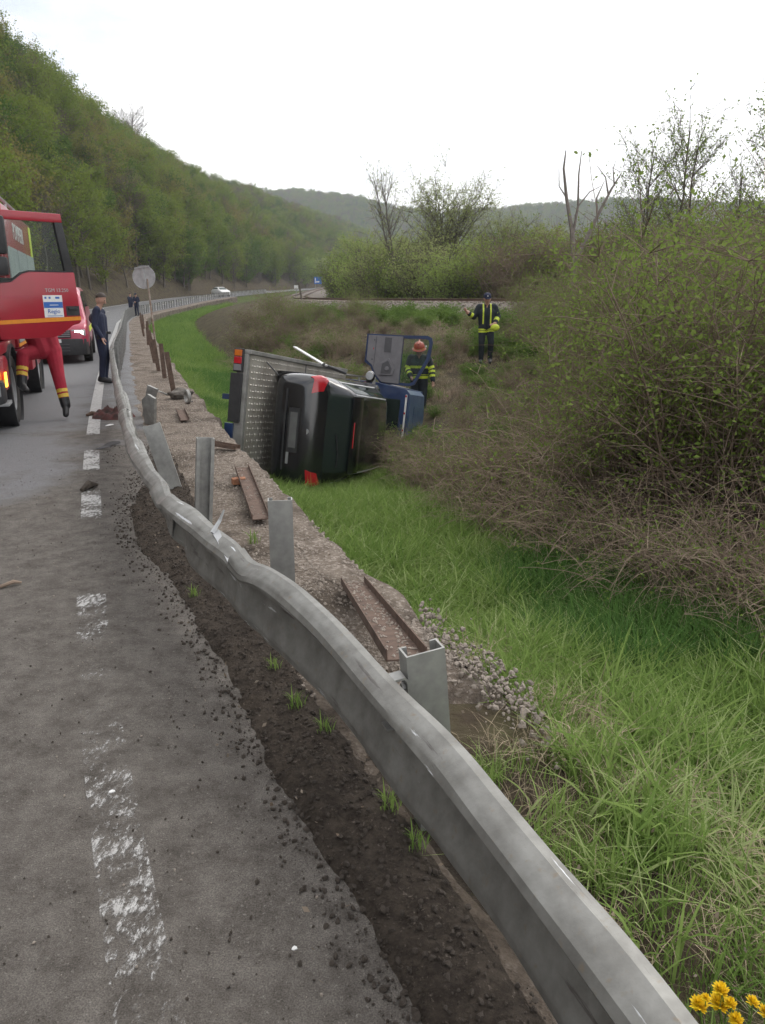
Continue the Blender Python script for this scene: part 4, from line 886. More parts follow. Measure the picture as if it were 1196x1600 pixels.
m = MB(); m.add([(-.8, CY+1.79, 1.43), (.8, CY+1.79, 1.43), (.72, CY+1.36, 2.25), (-.72, CY+1.36, 2.25), (-.8, CY+1.785, 1.425), (.8, CY+1.785, 1.425), (.72, CY+1.355, 2.245), (-.72, CY+1.355, 2.245)], [(0, 1, 2, 3), (7, 6, 5, 4), (0, 4, 5, 1), (1, 5, 6, 2), (2, 6, 7, 3), (3, 7, 4, 0)]); m.build('windscreen', M['carglass'], TW)
m = MB(); m.prism([(CY+.031, .72), (CY+1.86, .72), (CY+1.86, 1.24), (CY+1.76, 1.41), (CY+1.3, 2.2), (CY+.031, 2.2)], hw-.05, hw-.02, 'x'); m.build('cab_side', M['dblue'], TW)
m = MB()
for sgn in (-1, 1):
    m.tube([(sgn*(hw-.03), CY+1.80, 1.40), (sgn*(hw-.13), CY+1.34, 2.24)], .04, 6)
m.build('windscreen_pillar', M['dblue'], TW)
MB().box(-hw+.03, hw-.06, CY+.031, CY+1.86, .70, .74).build('cab_floor', M['darkin'], TW)
MB().box(-hw, -hw+.04, CY+.031, CY+.30, .74, 1.5).box(-hw+.10, -hw+.14, CY+.031, CY+.12, 1.5, 2.2).build('door_pillar', M['dblue'], TW)
for x in (-.45, .4):
    s_ = obj('seat', None, TW, (x, CY+.5, .75)); MB().box(-.24, .24, -.05, .45, 0, .28).build('cushion', M['trimdark'], s_, bevel=.05); MB().box(-.24, .24, -.2, -.05, .1, .95).build('seat_back', M['trimdark'], s_, bevel=.05)
MB().box(-hw+.05, hw-.08, CY+1.45, CY+1.78, 1.0, 1.4).build('dashboard', M['trimdark'], TW, bevel=.05)
# headboard between deck and cab, ramp prop
m = MB(); m.tube([(-1.0, DL+.12, .9), (-1.0, DL+.12, 1.62), (1.0, DL+.12, 1.62), (1.0, DL+.12, .9)], .035, 8); m.tube([(-.98, DL+.12, 1.3), (.98, DL+.12, 1.3)], .025, 6); m.build('headboard', M['galv_dirty'], TW)
m = MB(); m.add([(-1.12, 1.55, .99), (-1.12, 1.68, 1.0), (-1.44, .72, 1.02), (-1.44, .60, 1.0), (-1.12, 1.55, .965), (-1.12, 1.68, .975), (-1.44, .72, .995), (-1.44, .60, .975)], [(0, 1, 2, 3), (7, 6, 5, 4), (0, 4, 5, 1), (1, 5, 6, 2), (2, 6, 7, 3), (3, 7, 4, 0)])
if False: m.build('side_flap', M['white'], TW)
pa, pb_ = TM.inverted() @ Vector(at_d(458, 541, 13.6)), TM.inverted() @ Vector(at_d(506, 570, 12.4))
m = MB(); dv = (pb_-pa); sd_ = Vector((0, .0, .07)); m.add([pa, pb_, pb_+sd_, pa+sd_]+[q+Vector((.02, .01, 0)) for q in (pa, pb_, pb_+sd_, pa+sd_)], [(0, 1, 2, 3), (7, 6, 5, 4), (0, 4, 5, 1), (1, 5, 6, 2), (2, 6, 7, 3), (3, 7, 4, 0)])
m.build('side_flap', M['white'], TW)
pc = TM.inverted() @ Vector(at_d(540, 583, 14.6)); MB().tube([pb_, pc], .03, 6).build('flap_hinge', M['blackpl'], TW)
# driver's door standing open, inner trim towards the tail
DO = obj('door', None, TW, (-hw, CY+1.46, 0)); DO.empty_display_size = .1
def dprism(mb, poly, y0, y1): return mb.prism([(-h, z) for z, h in poly], y0, y1, 'y')
outer = [(.80, .45), (.80, 1.08), (2.20, 1.14), (2.30, 1.10), (2.33, 1.0), (2.30, .62), (2.02, .05), (1.90, 0.0), (1.22, 0.0), (1.05, .16), (.95, .36)]
m = MB()
dprism(m, [(.80, .45), (.80, 1.08), (1.66, 1.105), (1.66, 0), (1.22, 0.0), (1.05, .16), (.95, .36)], 0, .05)
fr_o = [(1.66, 1.105), (2.20, 1.14), (2.30, 1.10), (2.33, 1.0), (2.30, .62), (2.02, .05), (1.90, 0.0), (1.66, 0.0)]
fr_i = [(1.66, 1.04), (2.18, 1.065), (2.235, 1.04), (2.255, .98), (2.225, .64), (1.97, .10), (1.88, .06), (1.66, .06)]
for q in range(len(fr_o)-1): dprism(m, [fr_o[q], fr_o[q+1], fr_i[q+1], fr_i[q]], 0.0, .05)
m.build('door_skin', M['dblue'], DO)
dprism(MB(), [(1.66, 1.04), (2.18, 1.065), (2.235, 1.04), (2.255, .98), (2.225, .64), (1.97, .10), (1.88, .06), (1.66, .06)], .022, .027).build('window_pane', M['doorglass'], DO)
tr = dprism(MB(), [(.845, .50), (.845, 1.05), (1.655, 1.075), (1.655, .03), (1.25, .03), (1.09, .19), (.99, .39)], -.028, -.001).build('trim_panel', M['trim'], DO, bevel=.01)
dprism(MB(), [(1.03, .36), (1.035, 1.05), (1.043, 1.05), (1.038, .36)], -.032, -.0285).build('panel_seam', M['blackpl'], tr)
dprism(MB(), [(1.24, .70), (1.24, 1.03), (1.40, 1.03), (1.40, .70)], -.034, -.0285).build('handle_recess', M['trimdark'], tr, bevel=.004)
pk = dprism(MB(), [(1.17, .18), (1.19, .46), (1.38, .58), (1.53, .36), (1.50, .20)], -.06, -.0285).build('door_pocket', M['trim'], tr, bevel=.012)
dprism(MB(), [(1.22, .22), (1.235, .44), (1.37, .52), (1.47, .35), (1.45, .23)], -.064, -.0605).build('pocket_recess', M['trimdark'], pk)
MB().lathe([(0, -.085), (.045, -.08), (.05, -.065), (.045, -.0645)], 14, 'y', c=(-.34, 0, 1.36)).build('window_crank', M['trim'], pk, True)
for z, h in ((1.0, .95), (.98, .52)): MB().lathe([(0, -.036), (.014, -.034), (.015, -.0288)], 8, 'y', c=(-h, 0, z)).build('screw', M['blackpl'], tr)
MB().box(-.78, -.74, -.031, -.0288, .985, 1.0).build('red_reflector', M['lampred'], tr)

# ---- black car strapped on the deck
CAR = thing('black_car', 'black hatchback tipped on its side on the flatbed deck, tail towards the road', 'car'); CAR.matrix_world = TM @ Matrix.Translation((0, .40, 1.06))
lf = Loft([(0.0, .34, .72, .70, .95, .6), (.03, .28, .83, .79, .95, .62), (.08, .24, .93, .84, .96, .64), (.16, .22, 1.02, .865, .96, .66), (.30, .21, 1.19, .875, .965, .66), (.48, .20, 1.375, .88, .965, .64), (.62, .20, 1.43, .88, .965, .63), (1.0, .19, 1.475, .88, .96, .62), (1.6, .18, 1.485, .88, .95, .61), (2.2, .18, 1.45, .88, .945, .60),
   (2.6, .18, 1.30, .88, .94, .62), (3.05, .18, 1.05, .875, .94, .66), (3.2, .18, .97, .87, .93, .68), (3.8, .19, .86, .83, .85, .66), (4.05, .22, .76, .76, .75, .6), (4.18, .30, .62, .62, .6, .5)])
ys = np.r_[0, .015, .03, .055, .08, .12, np.linspace(.16, .62, 14), np.linspace(.75, 4.0, 30), 4.05, 4.12, 4.18]
lf.body(ys, 'body', M['black_car'], CAR)
lf.patch(.19, .47, 6.35, 8, 1, 'rear_window', M['carglass'], CAR, .006, 10, 14, both=True)
lf.patch(lambda k: .50+.10*(k-4.6), lambda k: 2.45-.28*(k-4.6), 4.75, 5.85, -1, 'side_window', M['carglass'], CAR, .006, 14, 8)
lf.patch(lambda k: .50+.10*(k-4.6), lambda k: 2.45-.28*(k-4.6), 4.75, 5.85, 1, 'side_window', M['carglass'], CAR, .006, 14, 8)
lf.patch(2.32, 2.98, 6.5, 8, 1, 'windscreen', M['carglass'], CAR, .006, 10, 14, both=True)
for sd_ in (-1, 1):
    lf.patch(lambda k: .035+.012*(6.9-k), lambda k: .13+.05*(6.9-k), 3.9, 6.75, sd_, 'tail_lamp', M['lampred'], CAR, .012, 12, 16)
    lf.patch(.60, 2.2, 6.0, 6.12, sd_, 'roof_rail', M['silver'], CAR, .010, 16, 3)
    lf.patch(.50, 2.5, 4.55, 4.66, sd_, 'window_trim', M['silver'], CAR, .007, 16, 3)
    lf.patch(1.35, 1.36, 2.5, 5.9, sd_, 'door_gap', M['blackpl'], CAR, .003, 2, 14)
    lf.patch(2.35, 2.36, 2.5, 5.0, sd_, 'door_gap', M['blackpl'], CAR, .003, 2, 14)
    mr = MB(); mr.ball((sd_*.97, 2.42, 1.0), (.11, .07, .085), 12); mr.box(*sorted((sd_*.86, sd_*.92)), 2.38, 2.46, .94, .98)
    mr.build('door_mirror', M['black_car'], CAR, True); MB().lathe([(0, 2.347), (.07, 2.35), (.075, 2.36)], 12, 'y', c=(sd_*.985, 0, 1.0)).build('mirror_glass', M['silver'], CAR)
    for yc in (.80, 3.25):
        wheel(CAR, (sd_*.77, yc, .31), .31, .20, sd_)
        MB().lathe([(.345, sd_*.70), (.36, sd_*.882), (.335, sd_*.884), (.33, sd_*.70)], 26, 'x', c=(0, yc, .31)).build('wheel_arch', M['blackpl'], CAR)
MB().box(-.27, .27, -.018, -.001, .545, .665).build('number_plate', M['plate'], CAR, bevel=.004)
MB().box(-.34, .34, -.010, -.0005, .520, .690).build('plate_recess', M['blackpl'], CAR)
MB().box(.34, .52, -.012, -.0005, .52, .56).build('bumper_reflector', M['silver'], CAR)
m = MB(); m.tube([(-.62, -.004, .46), (0, -.022, .46), (.62, -.004, .46)], .014, 6); m.build('bumper_strip', M['blackpl'], CAR)
m = MB(); m.box(-.20, .20, .455, .50, 1.40, 1.43); m.build('high_brake_lamp', M['lampred'], CAR, bevel=.006)
m = MB(); m.tube([(0, .27, 1.20), (.28, .31, 1.245), (.52, .31, 1.235)], .010, 5); m.build('rear_wiper', M['blackpl'], CAR)
m = MB(); m.prism([(.42, 1.375), (.40, 1.40), (.55, 1.452), (.72, 1.462), (.72, 1.44)], -.60, .60, 'x'); m.build('roof_spoiler', M['black_car'], CAR, True, bevel=.008)
m = MB(); m.tube([(-.45, .02, .97), (.45, .02, .97)], .004, 4); 
MB().lathe([(0, -.002), (.045, -.003), (.05, .012)], 14, 'y', c=(0, .028, .80)).build('tailgate_badge', M['silver'], CAR)
# strap tying the car to the deck
tag(MB().tube([(-.98, .55, 1.07), (-.80, .52, 1.30), (-.86, .50, 1.42)], .012, 5).build('strap', M['blackpl'], None), 'black strap tying the tipped car to the flatbed deck', 'strap').matrix_world = TM

# ---- fire engine with its driver's door open
FT = thing('fire_engine', 'red fire engine with its driver door open, parked on the road', 'fire engine', (-6.27, 10.28, 0), (0, 0, R(199.3)))
def bx(nm, mat, x0, x1, y0, y1, z0, z1, bevel=.02, par=None, smooth=True): return MB().box(x0, x1, y0, y1, z0, z1).build(nm, mat, par or FT, smooth, bevel)
bx('chassis', M['blackpl'], -.45, .45, -5.4, 1.0, .55, .85)
bx('cab_floor', M['darkin'], -1.14, 1.14, -.75, 1.1, 1.02, 1.10)
bx('cab_roof', M['red'], -1.16, 1.16, -.78, 1.02, 2.78, 2.90, .05)
bx('cab_rear', M['red'], -1.16, 1.16, -.80, -.72, 1.0, 2.82)
bx('cab_side', M['red'], 1.10, 1.18, -.75, 1.1, 1.0, 2.0); 
m = MB(); m.prism([(-1.16, .62), (1.16, .62), (1.18, 1.2), (1.17, 1.82), (-1.17, 1.82), (-1.18, 1.2)], 1.06, 1.20, 'y'); m.build('front_panel', M['red'], FT, bevel=.03)
m = MB(); m.add([(-1.08, 1.17, 1.84), (1.08, 1.17, 1.84), (1.04, 1.0, 2.74), (-1.04, 1.0, 2.74), (-1.08, 1.16, 1.83), (1.08, 1.16, 1.83), (1.04, .99, 2.73), (-1.04, .99, 2.73)], [(0, 1, 2, 3), (7, 6, 5, 4), (0, 4, 5, 1), (1, 5, 6, 2), (2, 6, 7, 3), (3, 7, 4, 0)]); m.build('windscreen', M['carglass'], FT)
for sgn in (-1, 1): MB().tube([(sgn*1.12, 1.15, 1.8), (sgn*1.09, .97, 2.82)], .06, 6).build('windscreen_pillar', M['red'], FT)
bx('door_sill', M['red'], -1.17, -1.10, -.72, 1.0, 1.0, 1.14)
MB().prism([(-.78, 1.0), (-.60, 1.0), (-.60, 2.8), (-.78, 2.8)], -1.17, -1.10, 'x').build('door_pillar', M['red'], FT, bevel=.01)
bx('bumper', M['blackpl'], -1.20, 1.20, 1.02, 1.30, .42, .72, .06)
bx('bumper_end', M['red'], -1.21, -1.0, .62, 1.05, .55, 1.0, .08)
hl = bx('headlamp', M['silver'], -1.16, -.82, 1.28, 1.32, .52, .70, .02); MB().box(-1.215, -1.20, .98, 1.12, .62, .80).build('side_indicator', M['amber_on'], FT)
for zz_, nm in ((.40, 'cab_step'), (.72, 'cab_step')): bx(nm, M['silver'], -1.19, -.86, .38, .92, zz_-.05, zz_, .01)
bx('step_side', M['blackpl'], -1.12, -.84, .34, .96, .38, 1.02, .02)
for x in (-.45, .45):
    s_ = obj('seat', None, FT, (x, .1, 1.1)); MB().box(-.25, .25, -.25, .30, .1, .42).build('cushion', M['trimdark'], s_, bevel=.05); MB().box(-.25, .25, -.42, -.26, .3, 1.15).build('seat_back', M['trimdark'], s_, bevel=.05)
MB().lathe([(.22, -.015), (.24, 0), (.22, .015), (.20, 0), (.22, -.015)], 20, 'y', Matrix.Translation((-.45, .75, 1.75)) @ Matrix.Rotation(-.6, 4, 'X')).build('steering_wheel', M['blackpl'], FT, True)
bx('dashboard', M['trimdark'], -1.08, 1.08, .72, 1.05, 1.4, 1.78, .06)
# body with shutters
bx('equipment_body', M['red'], -1.20, 1.20, -5.4, -.92, .98, 3.02, .03)
bx('body_lower', M['red'], -1.18, 1.18, -5.35, -2.9, .48, .975, .03); lk = bx('lower_locker', M['pink'], -1.19, -.8, -1.85, -.98, .42, .95, .03); bx('locker_panel', M['silver'], -1.18, -.82, -.975, -.955, .44, .93, .005)
for q, (y0, y1) in enumerate(((-2.25, -1.0), (-3.75, -2.32), (-5.2, -3.82))):
    sh = bx('shutter', M['shutter'], -1.218, -1.202, y0, y1, 1.05, 2.42, .004)
    for zz_ in np.arange(1.10, 2.40, .075): MB().box(-1.222, -1.2185, y0+.02, y1-.02, zz_, zz_+.06).build('slat', M['shutter'], sh)
lettering('POMPIERII', .36, M['white'], FT, (-1.204, -2.9, 2.70), (math.pi/2, 0, -math.pi/2))
bx('yellow_stripe', M['yellow'], -1.209, -1.2015, -5.3, -4.9, 2.44, 2.98, .001)
bx('body_stripe', M['orange'], -1.209, -1.2015, -5.3, -.95, .99, 1.04, .001)
for q in range(3):
    MB().lathe([(.10, -.05), (.14, -.05), (.14, .05), (.10, .05), (.10, -.05)], 16, 'x', c=(-.75+q*.05, .0-q*.55-.2, 3.02)).build('roof_hose_reel', M['silver'], FT, True)
m = MB(); m.tube([(-1.05, -5.2, 3.0), (-1.05, -5.2, 3.22), (-1.05, -1.1, 3.22), (-1.05, -1.1, 3.0)], .03, 6)
for y in (-2, -3, -4): m.tube([(-1.05, y, 3.0), (-1.05, y, 3.22)], .025, 6)
m.build('roof_railing', M['silver'], FT); MB().lathe([(0, 3.34), (.07, 3.32), (.08, 3.04), (0, 3.03)], 12, 'z', c=(-.6, -2.2, 0)).build('beacon', M['lampred'], FT, True)
bx('roof_light_bar', M['lampamber'], -.9, .9, .2, .5, 2.902, 3.02, .03)
for yc in (0.0, -4.0):
    for sgn in (-1, 1):
        wheel(FT, (sgn*1.03, yc, .48), .48, .30, sgn, 8)
        MB().lathe([(.56, sgn*.86), (.60, sgn*1.205), (.56, sgn*1.21), (.53, sgn*.86)], 26, 'x', c=(0, yc, .50)).build('mudguard', M['blackpl'], FT, True)
MB().tube([(-1.0, 0, .48), (1.0, 0, .48)], .08, 8).build('front_axle', M['blackpl'], FT); MB().tube([(-1.0, -4, .48), (1.0, -4, .48)], .08, 8).build('rear_axle', M['blackpl'], FT)
# mirrors on the pillar
mi_ = obj('mirror', None, FT, (-1.30, 1.16, 0)); mi_.empty_display_size = .1
MB().box(-.13, .13, -.07, .05, 2.22, 2.66).build('main_mirror_housing', M['blackpl'], mi_, True, .04); MB().box(-.12, .12, -.06, .05, 1.97, 2.19).build('wide_mirror_housing', M['blackpl'], mi_, True, .04)
MB().tube([(.16, -.02, 2.72), (.02, .0, 2.70), (0, 0, 2.3), (.0, 0, 2.0), (.05, .0, 1.88), (.16, -.02, 1.84)], .02, 6).build('mirror_arm', M['blackpl'], mi_)
# door: x along the door from the hinge, outer face towards -y
FD = obj('door', None, FT, (-1.17, .95, 0), (0, 0, R(-150))); FD.empty_display_size = .1; DW = 1.10
m = MB()
m.prism([(0, 1.20), (DW-.42, 1.20), (DW-.30, 1.23), (DW-.12, 1.35), (DW-.03, 1.37), (DW, 1.40), (DW-.03, 2.03), (.46, 2.03), (.36, 2.0), (.22, 1.90), (0, 1.885)], -.07, 0, 'y')
dsk = m.build('door_skin', M['red'], FD, True, .012)
MB().prism([(.02, 2.64), (DW-.12, 2.64), (DW-.13, 2.75), (.04, 2.75)], -.066, -.004, 'y').build('window_top_rail', M['red'], FD, True, .012)
MB().prism([(DW-.035, 2.032), (DW-.13, 2.70), (DW-.23, 2.64), (DW-.15, 2.032)], -.064, -.006, 'y').build('window_rear_frame', M['blackpl'], FD, True, .008)
MB().prism([(.0, 1.89), (.05, 1.89), (.075, 2.639), (.025, 2.639)], -.064, -.006, 'y').build('window_front_frame', M['blackpl'], FD, True, .006)
MB().prism([(.03, 1.89), (.22, 1.905), (.36, 2.005), (.46, 2.035), (DW-.14, 2.035), (DW-.22, 2.645), (.06, 2.645)], -.036, -.031, 'y').build('window', M['doorglass'], FD)
MB().prism([(.05, 1.886), (.225, 1.902), (.365, 2.002), (.465, 2.031), (DW-.14, 2.031), (DW-.14, 2.046), (.46, 2.046), (.355, 2.018), (.22, 1.918), (.05, 1.902)], -.074, -.03, 'y').build('window_seal', M['blackpl'], FD)
MB().prism([(0.004, 1.385), (DW-.005, 1.415), (DW-.006, 1.465), (0.004, 1.435)], -.0735, -.0712, 'y').build('orange_stripe', M['orange'], dsk)
MB().box(DW-.20, DW-.015, -.073, -.0705, 1.475, 1.60).build('handle_recess', M['blackpl'], dsk); MB().box(DW-.17, DW-.05, -.095, -.0735, 1.55, 1.58).build('door_handle', M['blackpl'], dsk, bevel=.006)
st_ = MB().box(.60, .86, -.0735, -.0708, 1.46, 1.74).build('sticker', M['white'], dsk)
MB().box(.602, .858, -.0752, -.0738, 1.58, 1.655).build('sticker_band', M['blue'], st_)
lettering('Regio', .075, M['blue'], st_, (.73, -.0745, 1.535), (math.pi/2, 0, 0)); 
for x in (.635, .69, .78): MB().box(x-.013, x+.013+(.03 if x > .75 else 0), -.0752, -.0738, 1.695, 1.72).build('sticker_mark', M['blue'], st_)
MB().box(.64, .84, -.0752, -.0738, 1.475, 1.482).build('sticker_mark', M['blue'], st_)
MB().box(.68, .80, -.0762, -.0753, 1.612, 1.620).build('sticker_mark', M['white'], st_)
lettering('TGM 13.250', .062, M['silver'], dsk, (.80, -.0715, 1.80), (math.pi/2, 0, 0))
MB().box(.12, DW-.1, -.0005, .03, 1.40, 1.95).build('inner_trim', M['trimdark'], FD, bevel=.01)
MB().prism([(0.0, 1.716), (.60, 1.716), (.60, 1.722), (0, 1.722)], -.0725, -.0705, 'y').build('crease', M['pink'], dsk)

# ---- red van with its headlamps on
VA = thing('red_van', 'red van with lit headlamps parked behind the fire engine', 'van', (-8.98, 21.15, 0), (0, 0, R(199.0)))
lv = Loft([(-4.0, .35, 1.80, .85, 1.0, .72), (-3.9, .30, 1.92, .93, 1.0, .78), (-2.0, .28, 1.98, .95, 1.02, .80), (-.2, .28, 1.97, .95, 1.02, .78), (.1, .28, 1.86, .95, 1.02, .78), (.62, .28, 1.22, .95, 1.04, .82), (.72, .28, 1.12, .945, 1.04, .84), (1.0, .28, 1.03, .92, 1.0, .80), (1.15, .28, .93, .88, .9, .72), (1.22, .32, .80, .80, .8, .62)])
lv.body(np.r_[-4, -3.97, -3.9, np.linspace(-3.7, -.2, 12), np.linspace(0, 1.15, 20), 1.19, 1.22], 'body', M['pink'], VA)
lv.patch(.12, .66, 6.45, 8, 1, 'windscreen', M['carglass'], VA, .006, 10, 12, both=True)
for sd_ in (-1, 1):
    lv.patch(lambda k: -.95, lambda k: .50-.34*(k-4.6), 4.75, 5.8, sd_, 'side_window', M['carglass'], VA, .006, 10, 7)
    lv.patch(-3.6, -1.1, 4.75, 5.8, sd_, 'side_window', M['carglass'], VA, .006, 10, 7)
    MB().box(*sorted((sd_*.50, sd_*.86)), 1.10, 1.20, .70, .87).build('headlamp', M['silver'], VA, True, .03); MB().box(*sorted((sd_*.60, sd_*.80)), 1.201, 1.215, .74, .84).build('lamp_glow', M['lamp_on'], VA, True, .006)
    MB().box(*sorted((sd_*.52, sd_*.78)), 1.201, 1.212, .68, .725).build('indicator', M['amber_on'], VA, True, .005)
    MB().ball((sd_*1.06, .45, 1.12), (.11, .08, .14), 10).build('door_mirror', M['blackpl'], VA, True)
    lv.patch(-3.5, .45, 3.3, 3.75, sd_, 'yellow_panel', M['yellow'], VA, .005, 14, 4)
    for yc in (.35, -2.8): wheel(VA, (sd_*.85, yc, .33), .33, .22, sd_)
gr_ = MB().box(-.50, .50, 1.18, 1.235, .66, .86).build('grille', M['blackpl'], VA, True, .02)
for zz_ in (.70, .745, .79, .835): MB().box(-.48, .48, 1.2355, 1.245, zz_-.008, zz_+.008).build('grille_bar', M['silver'], gr_)
m = MB(); m.prism([(-.92, .95), (-.86, 1.20), (-.5, 1.30), (.5, 1.30), (.86, 1.20), (.92, .95)], .22, .64, 'z'); bmp_ = m.build('bumper', M['blackpl'], VA, True, .03)
for zz_ in (.34, .42, .50): MB().box(-.45, .45, 1.301, 1.308, zz_-.012, zz_+.012).build('intake_bar', M['trimdark'], bmp_)
MB().box(-.26, .26, 1.301, 1.312, .545, .635).build('number_plate', M['white'], VA)
bx('light_bar', M['lampred'], -.6, .6, -.3, 0, 1.96, 2.08, .03, VA)

# ---- white car parked far along the road
p = at_d(344, 460, 122); WC = thing('white_car', 'small white car parked on the far roadside behind the guardrail', 'car', (p[0]-.6, p[1], float(road_z(p[1]))), (0, 0, R(215)))
lw = Loft([(-.05, .35, .72, .70, .95, .6), (.1, .24, .95, .84, .96, .64), (.48, .20, 1.375, .86, .965, .64), (1.0, .19, 1.46, .86, .96, .62), (2.0, .18, 1.46, .86, .95, .60), (2.5, .18, 1.30, .86, .94, .62), (3.05, .18, 1.02, .86, .94, .66), (3.7, .19, .86, .82, .85, .66), (3.95, .30, .62, .66, .6, .5)])
lw.body(np.r_[-.05, 0, .05, .1, np.linspace(.2, 3.9, 26), 3.95], 'body', M['white'], WC); lw.patch(2.22, 2.95, 6.45, 8, 1, 'windscreen', M['carglass'], WC, .012, 8, 8, both=True); lw.patch(.16, .46, 6.4, 8, 1, 'rear_window', M['carglass'], WC, .012, 8, 8, both=True)
for sd_ in (-1, 1):
    lw.patch(.55, 2.3, 4.75, 5.85, sd_, 'side_window', M['carglass'], WC, .012, 8, 5)
    for yc in (.7, 3.1): wheel(WC, (sd_*.76, yc, .30), .30, .19, sd_)
    MB().box(*sorted((sd_*.45, sd_*.72)), 3.84, 3.93, .58, .70).build('headlamp', M['silver'], WC, True, .02)

# ------------------------------------------------------------------ people
def capsule(mb, A, B, ra, rb, n=12):
    A, B = Vector(A), Vector(B); d = B-A
    if d.length < 1e-4: d = Vector((0, 0, 1e-3)); B = A+d
    t = d.normalized(); P = []; r = []
    for q in (-1, -.92, -.7, -.38): P.append(A+t*ra*q); r.append(ra*math.sqrt(max(0, 1-q*q))+1e-4)
    P.append(A); r.append(ra); P.append(B); r.append(rb)
    for q in (.38, .7, .92, 1): P.append(B+t*rb*q); r.append(rb*math.sqrt(max(0, 1-q*q))+1e-4)
    mb.tube(P, r, n)
STAND = dict(pelvis=(0, 0, .96), chest=(0, .0, 1.30), neck=(0, -.01, 1.50), head=(0, .03, 1.64),
  shR=(.19, -.01, 1.43), elR=(.24, -.04, 1.14), wrR=(.24, .06, .90), hdR=(.235, .09, .80),
  shL=(-.19, -.01, 1.43), elL=(-.24, -.04, 1.14), wrL=(-.24, .06, .90), hdL=(-.235, .09, .80),
  hipR=(.095, 0, .93), knR=(.105, .03, .50), anR=(.105, -.02, .09), toR=(.125, .15, .035),
  hipL=(-.095, 0, .93), knL=(-.105, .03, .50), anL=(-.105, -.02, .09), toL=(-.125, .15, .035))
def person(label, loc, rotz, pose, mats, paint, vox=.011, bulk=1.0, lean=(0, 0), hat=None, group=None, hair=True, armed=1.0):
    J = {k: Vector(v) for k, v in {**STAND, **pose}.items()}; pr = []
    def cap(a, b, ra, rb, tg): pr.append((Vector(a), Vector(b), ra, rb, tg))
    up = (J['neck']-J['pelvis']).normalized(); side = (J['shR']-J['shL']).normalized(); fwd = up.cross(side).normalized()*1.0
    if fwd.dot(J['head']-J['neck']) < -1: fwd = -fwd
    b = bulk
    for s in (-1, 1):
        cap(J['pelvis']+side*.075*s-up*.02, J['chest']+side*.09*s, .105*b, .125*b, 'torso'); cap(J['chest']+side*.09*s, J['neck']+side*.085*s-up*.10, .125*b, .085*b, 'torso')
        cap(J['neck']+side*.03*s-up*.03, J['sh'+'RL'[s < 0]]+up*.0, .055*b, .068*b, 'torso')
    cap(J['neck']-up*.06, J['head']-up*.04, .058, .055, 'neck')
    hu = (J['head']-J['neck']).normalized(); hf = (fwd-hu*fwd.dot(hu)).normalized(); hs = hf.cross(hu)
    h = J['head']
    cap(h-hu*.01-hf*.015, h+hu*.055-hf*.012, .082, .078, 'head'); cap(h-hu*.02, h+hu*.05, .088, .086, 'head'); cap(h-hu*.045+hf*.03, h+hu*.01+hf*.035, .058, .066, 'head'); cap(h-hu*.085+hf*.055-hs*.014, h-hu*.085+hf*.055+hs*.014, .03, .03, 'head')
    cap(h+hf*.098+hu*.01, h+hf*.115-hu*.02, .011, .015, 'head')
    for s in (-1, 1): cap(h+hs*.082*s-hf*.01+hu*.012, h+hs*.082*s-hf*.012-hu*.02, .016, .012, 'head')
    for S in 'RL':
        cap(J['sh'+S], J['el'+S], .066*b*armed, .052*b*armed, 'uarm'+S); cap(J['el'+S], J['wr'+S], .052*b*armed, .038*b*armed, 'farm'+S)
        w, hd = J['wr'+S], J['hd'+S]; dv = (hd-w).normalized(); lat = dv.cross(fwd if abs(dv.dot(fwd)) < .8 else up).normalized(); nrm = lat.cross(dv)
        sg = 1 if S == 'R' else -1
        for q in (-1.1, -.35, .35, 1.1):     # palm and curled fingers
            cap(w+lat*.012*q, w+dv*.085+lat*.021*q, .019, .014, 'hand'+S)
            ln = .040-.006*abs(q-.3); k0 = w+dv*.09+lat*.022*q; k1 = k0+dv*ln+nrm*.014*-sg*0+fwd*.006; k2 = k1+dv*ln*.7+fwd*.02
            cap(k0, k1, .0125, .011, 'hand'+S); cap(k1, k2, .011, .0095, 'hand'+S)
        th = w+dv*.02+fwd*.022; cap(th, th+dv*.04+fwd*.025, .0145, .012, 'hand'+S); cap(th+dv*.04+fwd*.025, th+dv*.075+fwd*.03, .012, .010, 'hand'+S)
        cap(J['hip'+S], J['kn'+S], .098*b, .070*b, 'thigh'+S); cap(J['kn'+S], J['an'+S], .070*b, .056*b, 'shin'+S)
        an, to = J['an'+S], J['to'+S]; fd = (to-an); 
        cap(an+(J['kn'+S]-an).normalized()*.12, an, .062, .056, 'boot'+S); cap(an-fd*.25+Vector((0, 0, -.035)) if abs(fd.normalized().z) < .75 else an, to, .050, .044, 'boot'+S); cap(an-fd*.2, to, .048, .042, 'boot'+S)
    mb = MB()
    for p_ in pr: capsule(mb, *p_[:4])
    me0 = mb.me('body', M['skin']); tmp = bpy.data.objects.new('tmp', me0); scene.collection.objects.link(tmp)
    md = tmp.modifiers.new('r', 'REMESH'); md.mode = 'VOXEL'; md.voxel_size = vox; ms = tmp.modifiers.new('s', 'SMOOTH'); ms.factor = .5; ms.iterations = 2
    dg = bpy.context.evaluated_depsgraph_get(); dg.update(); me = bpy.data.meshes.new_from_object(tmp.evaluated_get(dg)); bpy.data.objects.remove(tmp); me.name = 'body'
    me.materials.clear()
    for m_ in mats: me.materials.append(M[m_] if isinstance(m_, str) else m_)
    nf = len(me.polygons); C = np.empty(nf*3, np.float32); me.polygons.foreach_get('center', C); C = C.reshape(-1, 3); NR = np.empty(nf*3, np.float32); me.polygons.foreach_get('normal', NR); NR = NR.reshape(-1, 3)
    best = np.full(nf, 1e9); bi = np.zeros(nf, int); bt = np.zeros(nf)
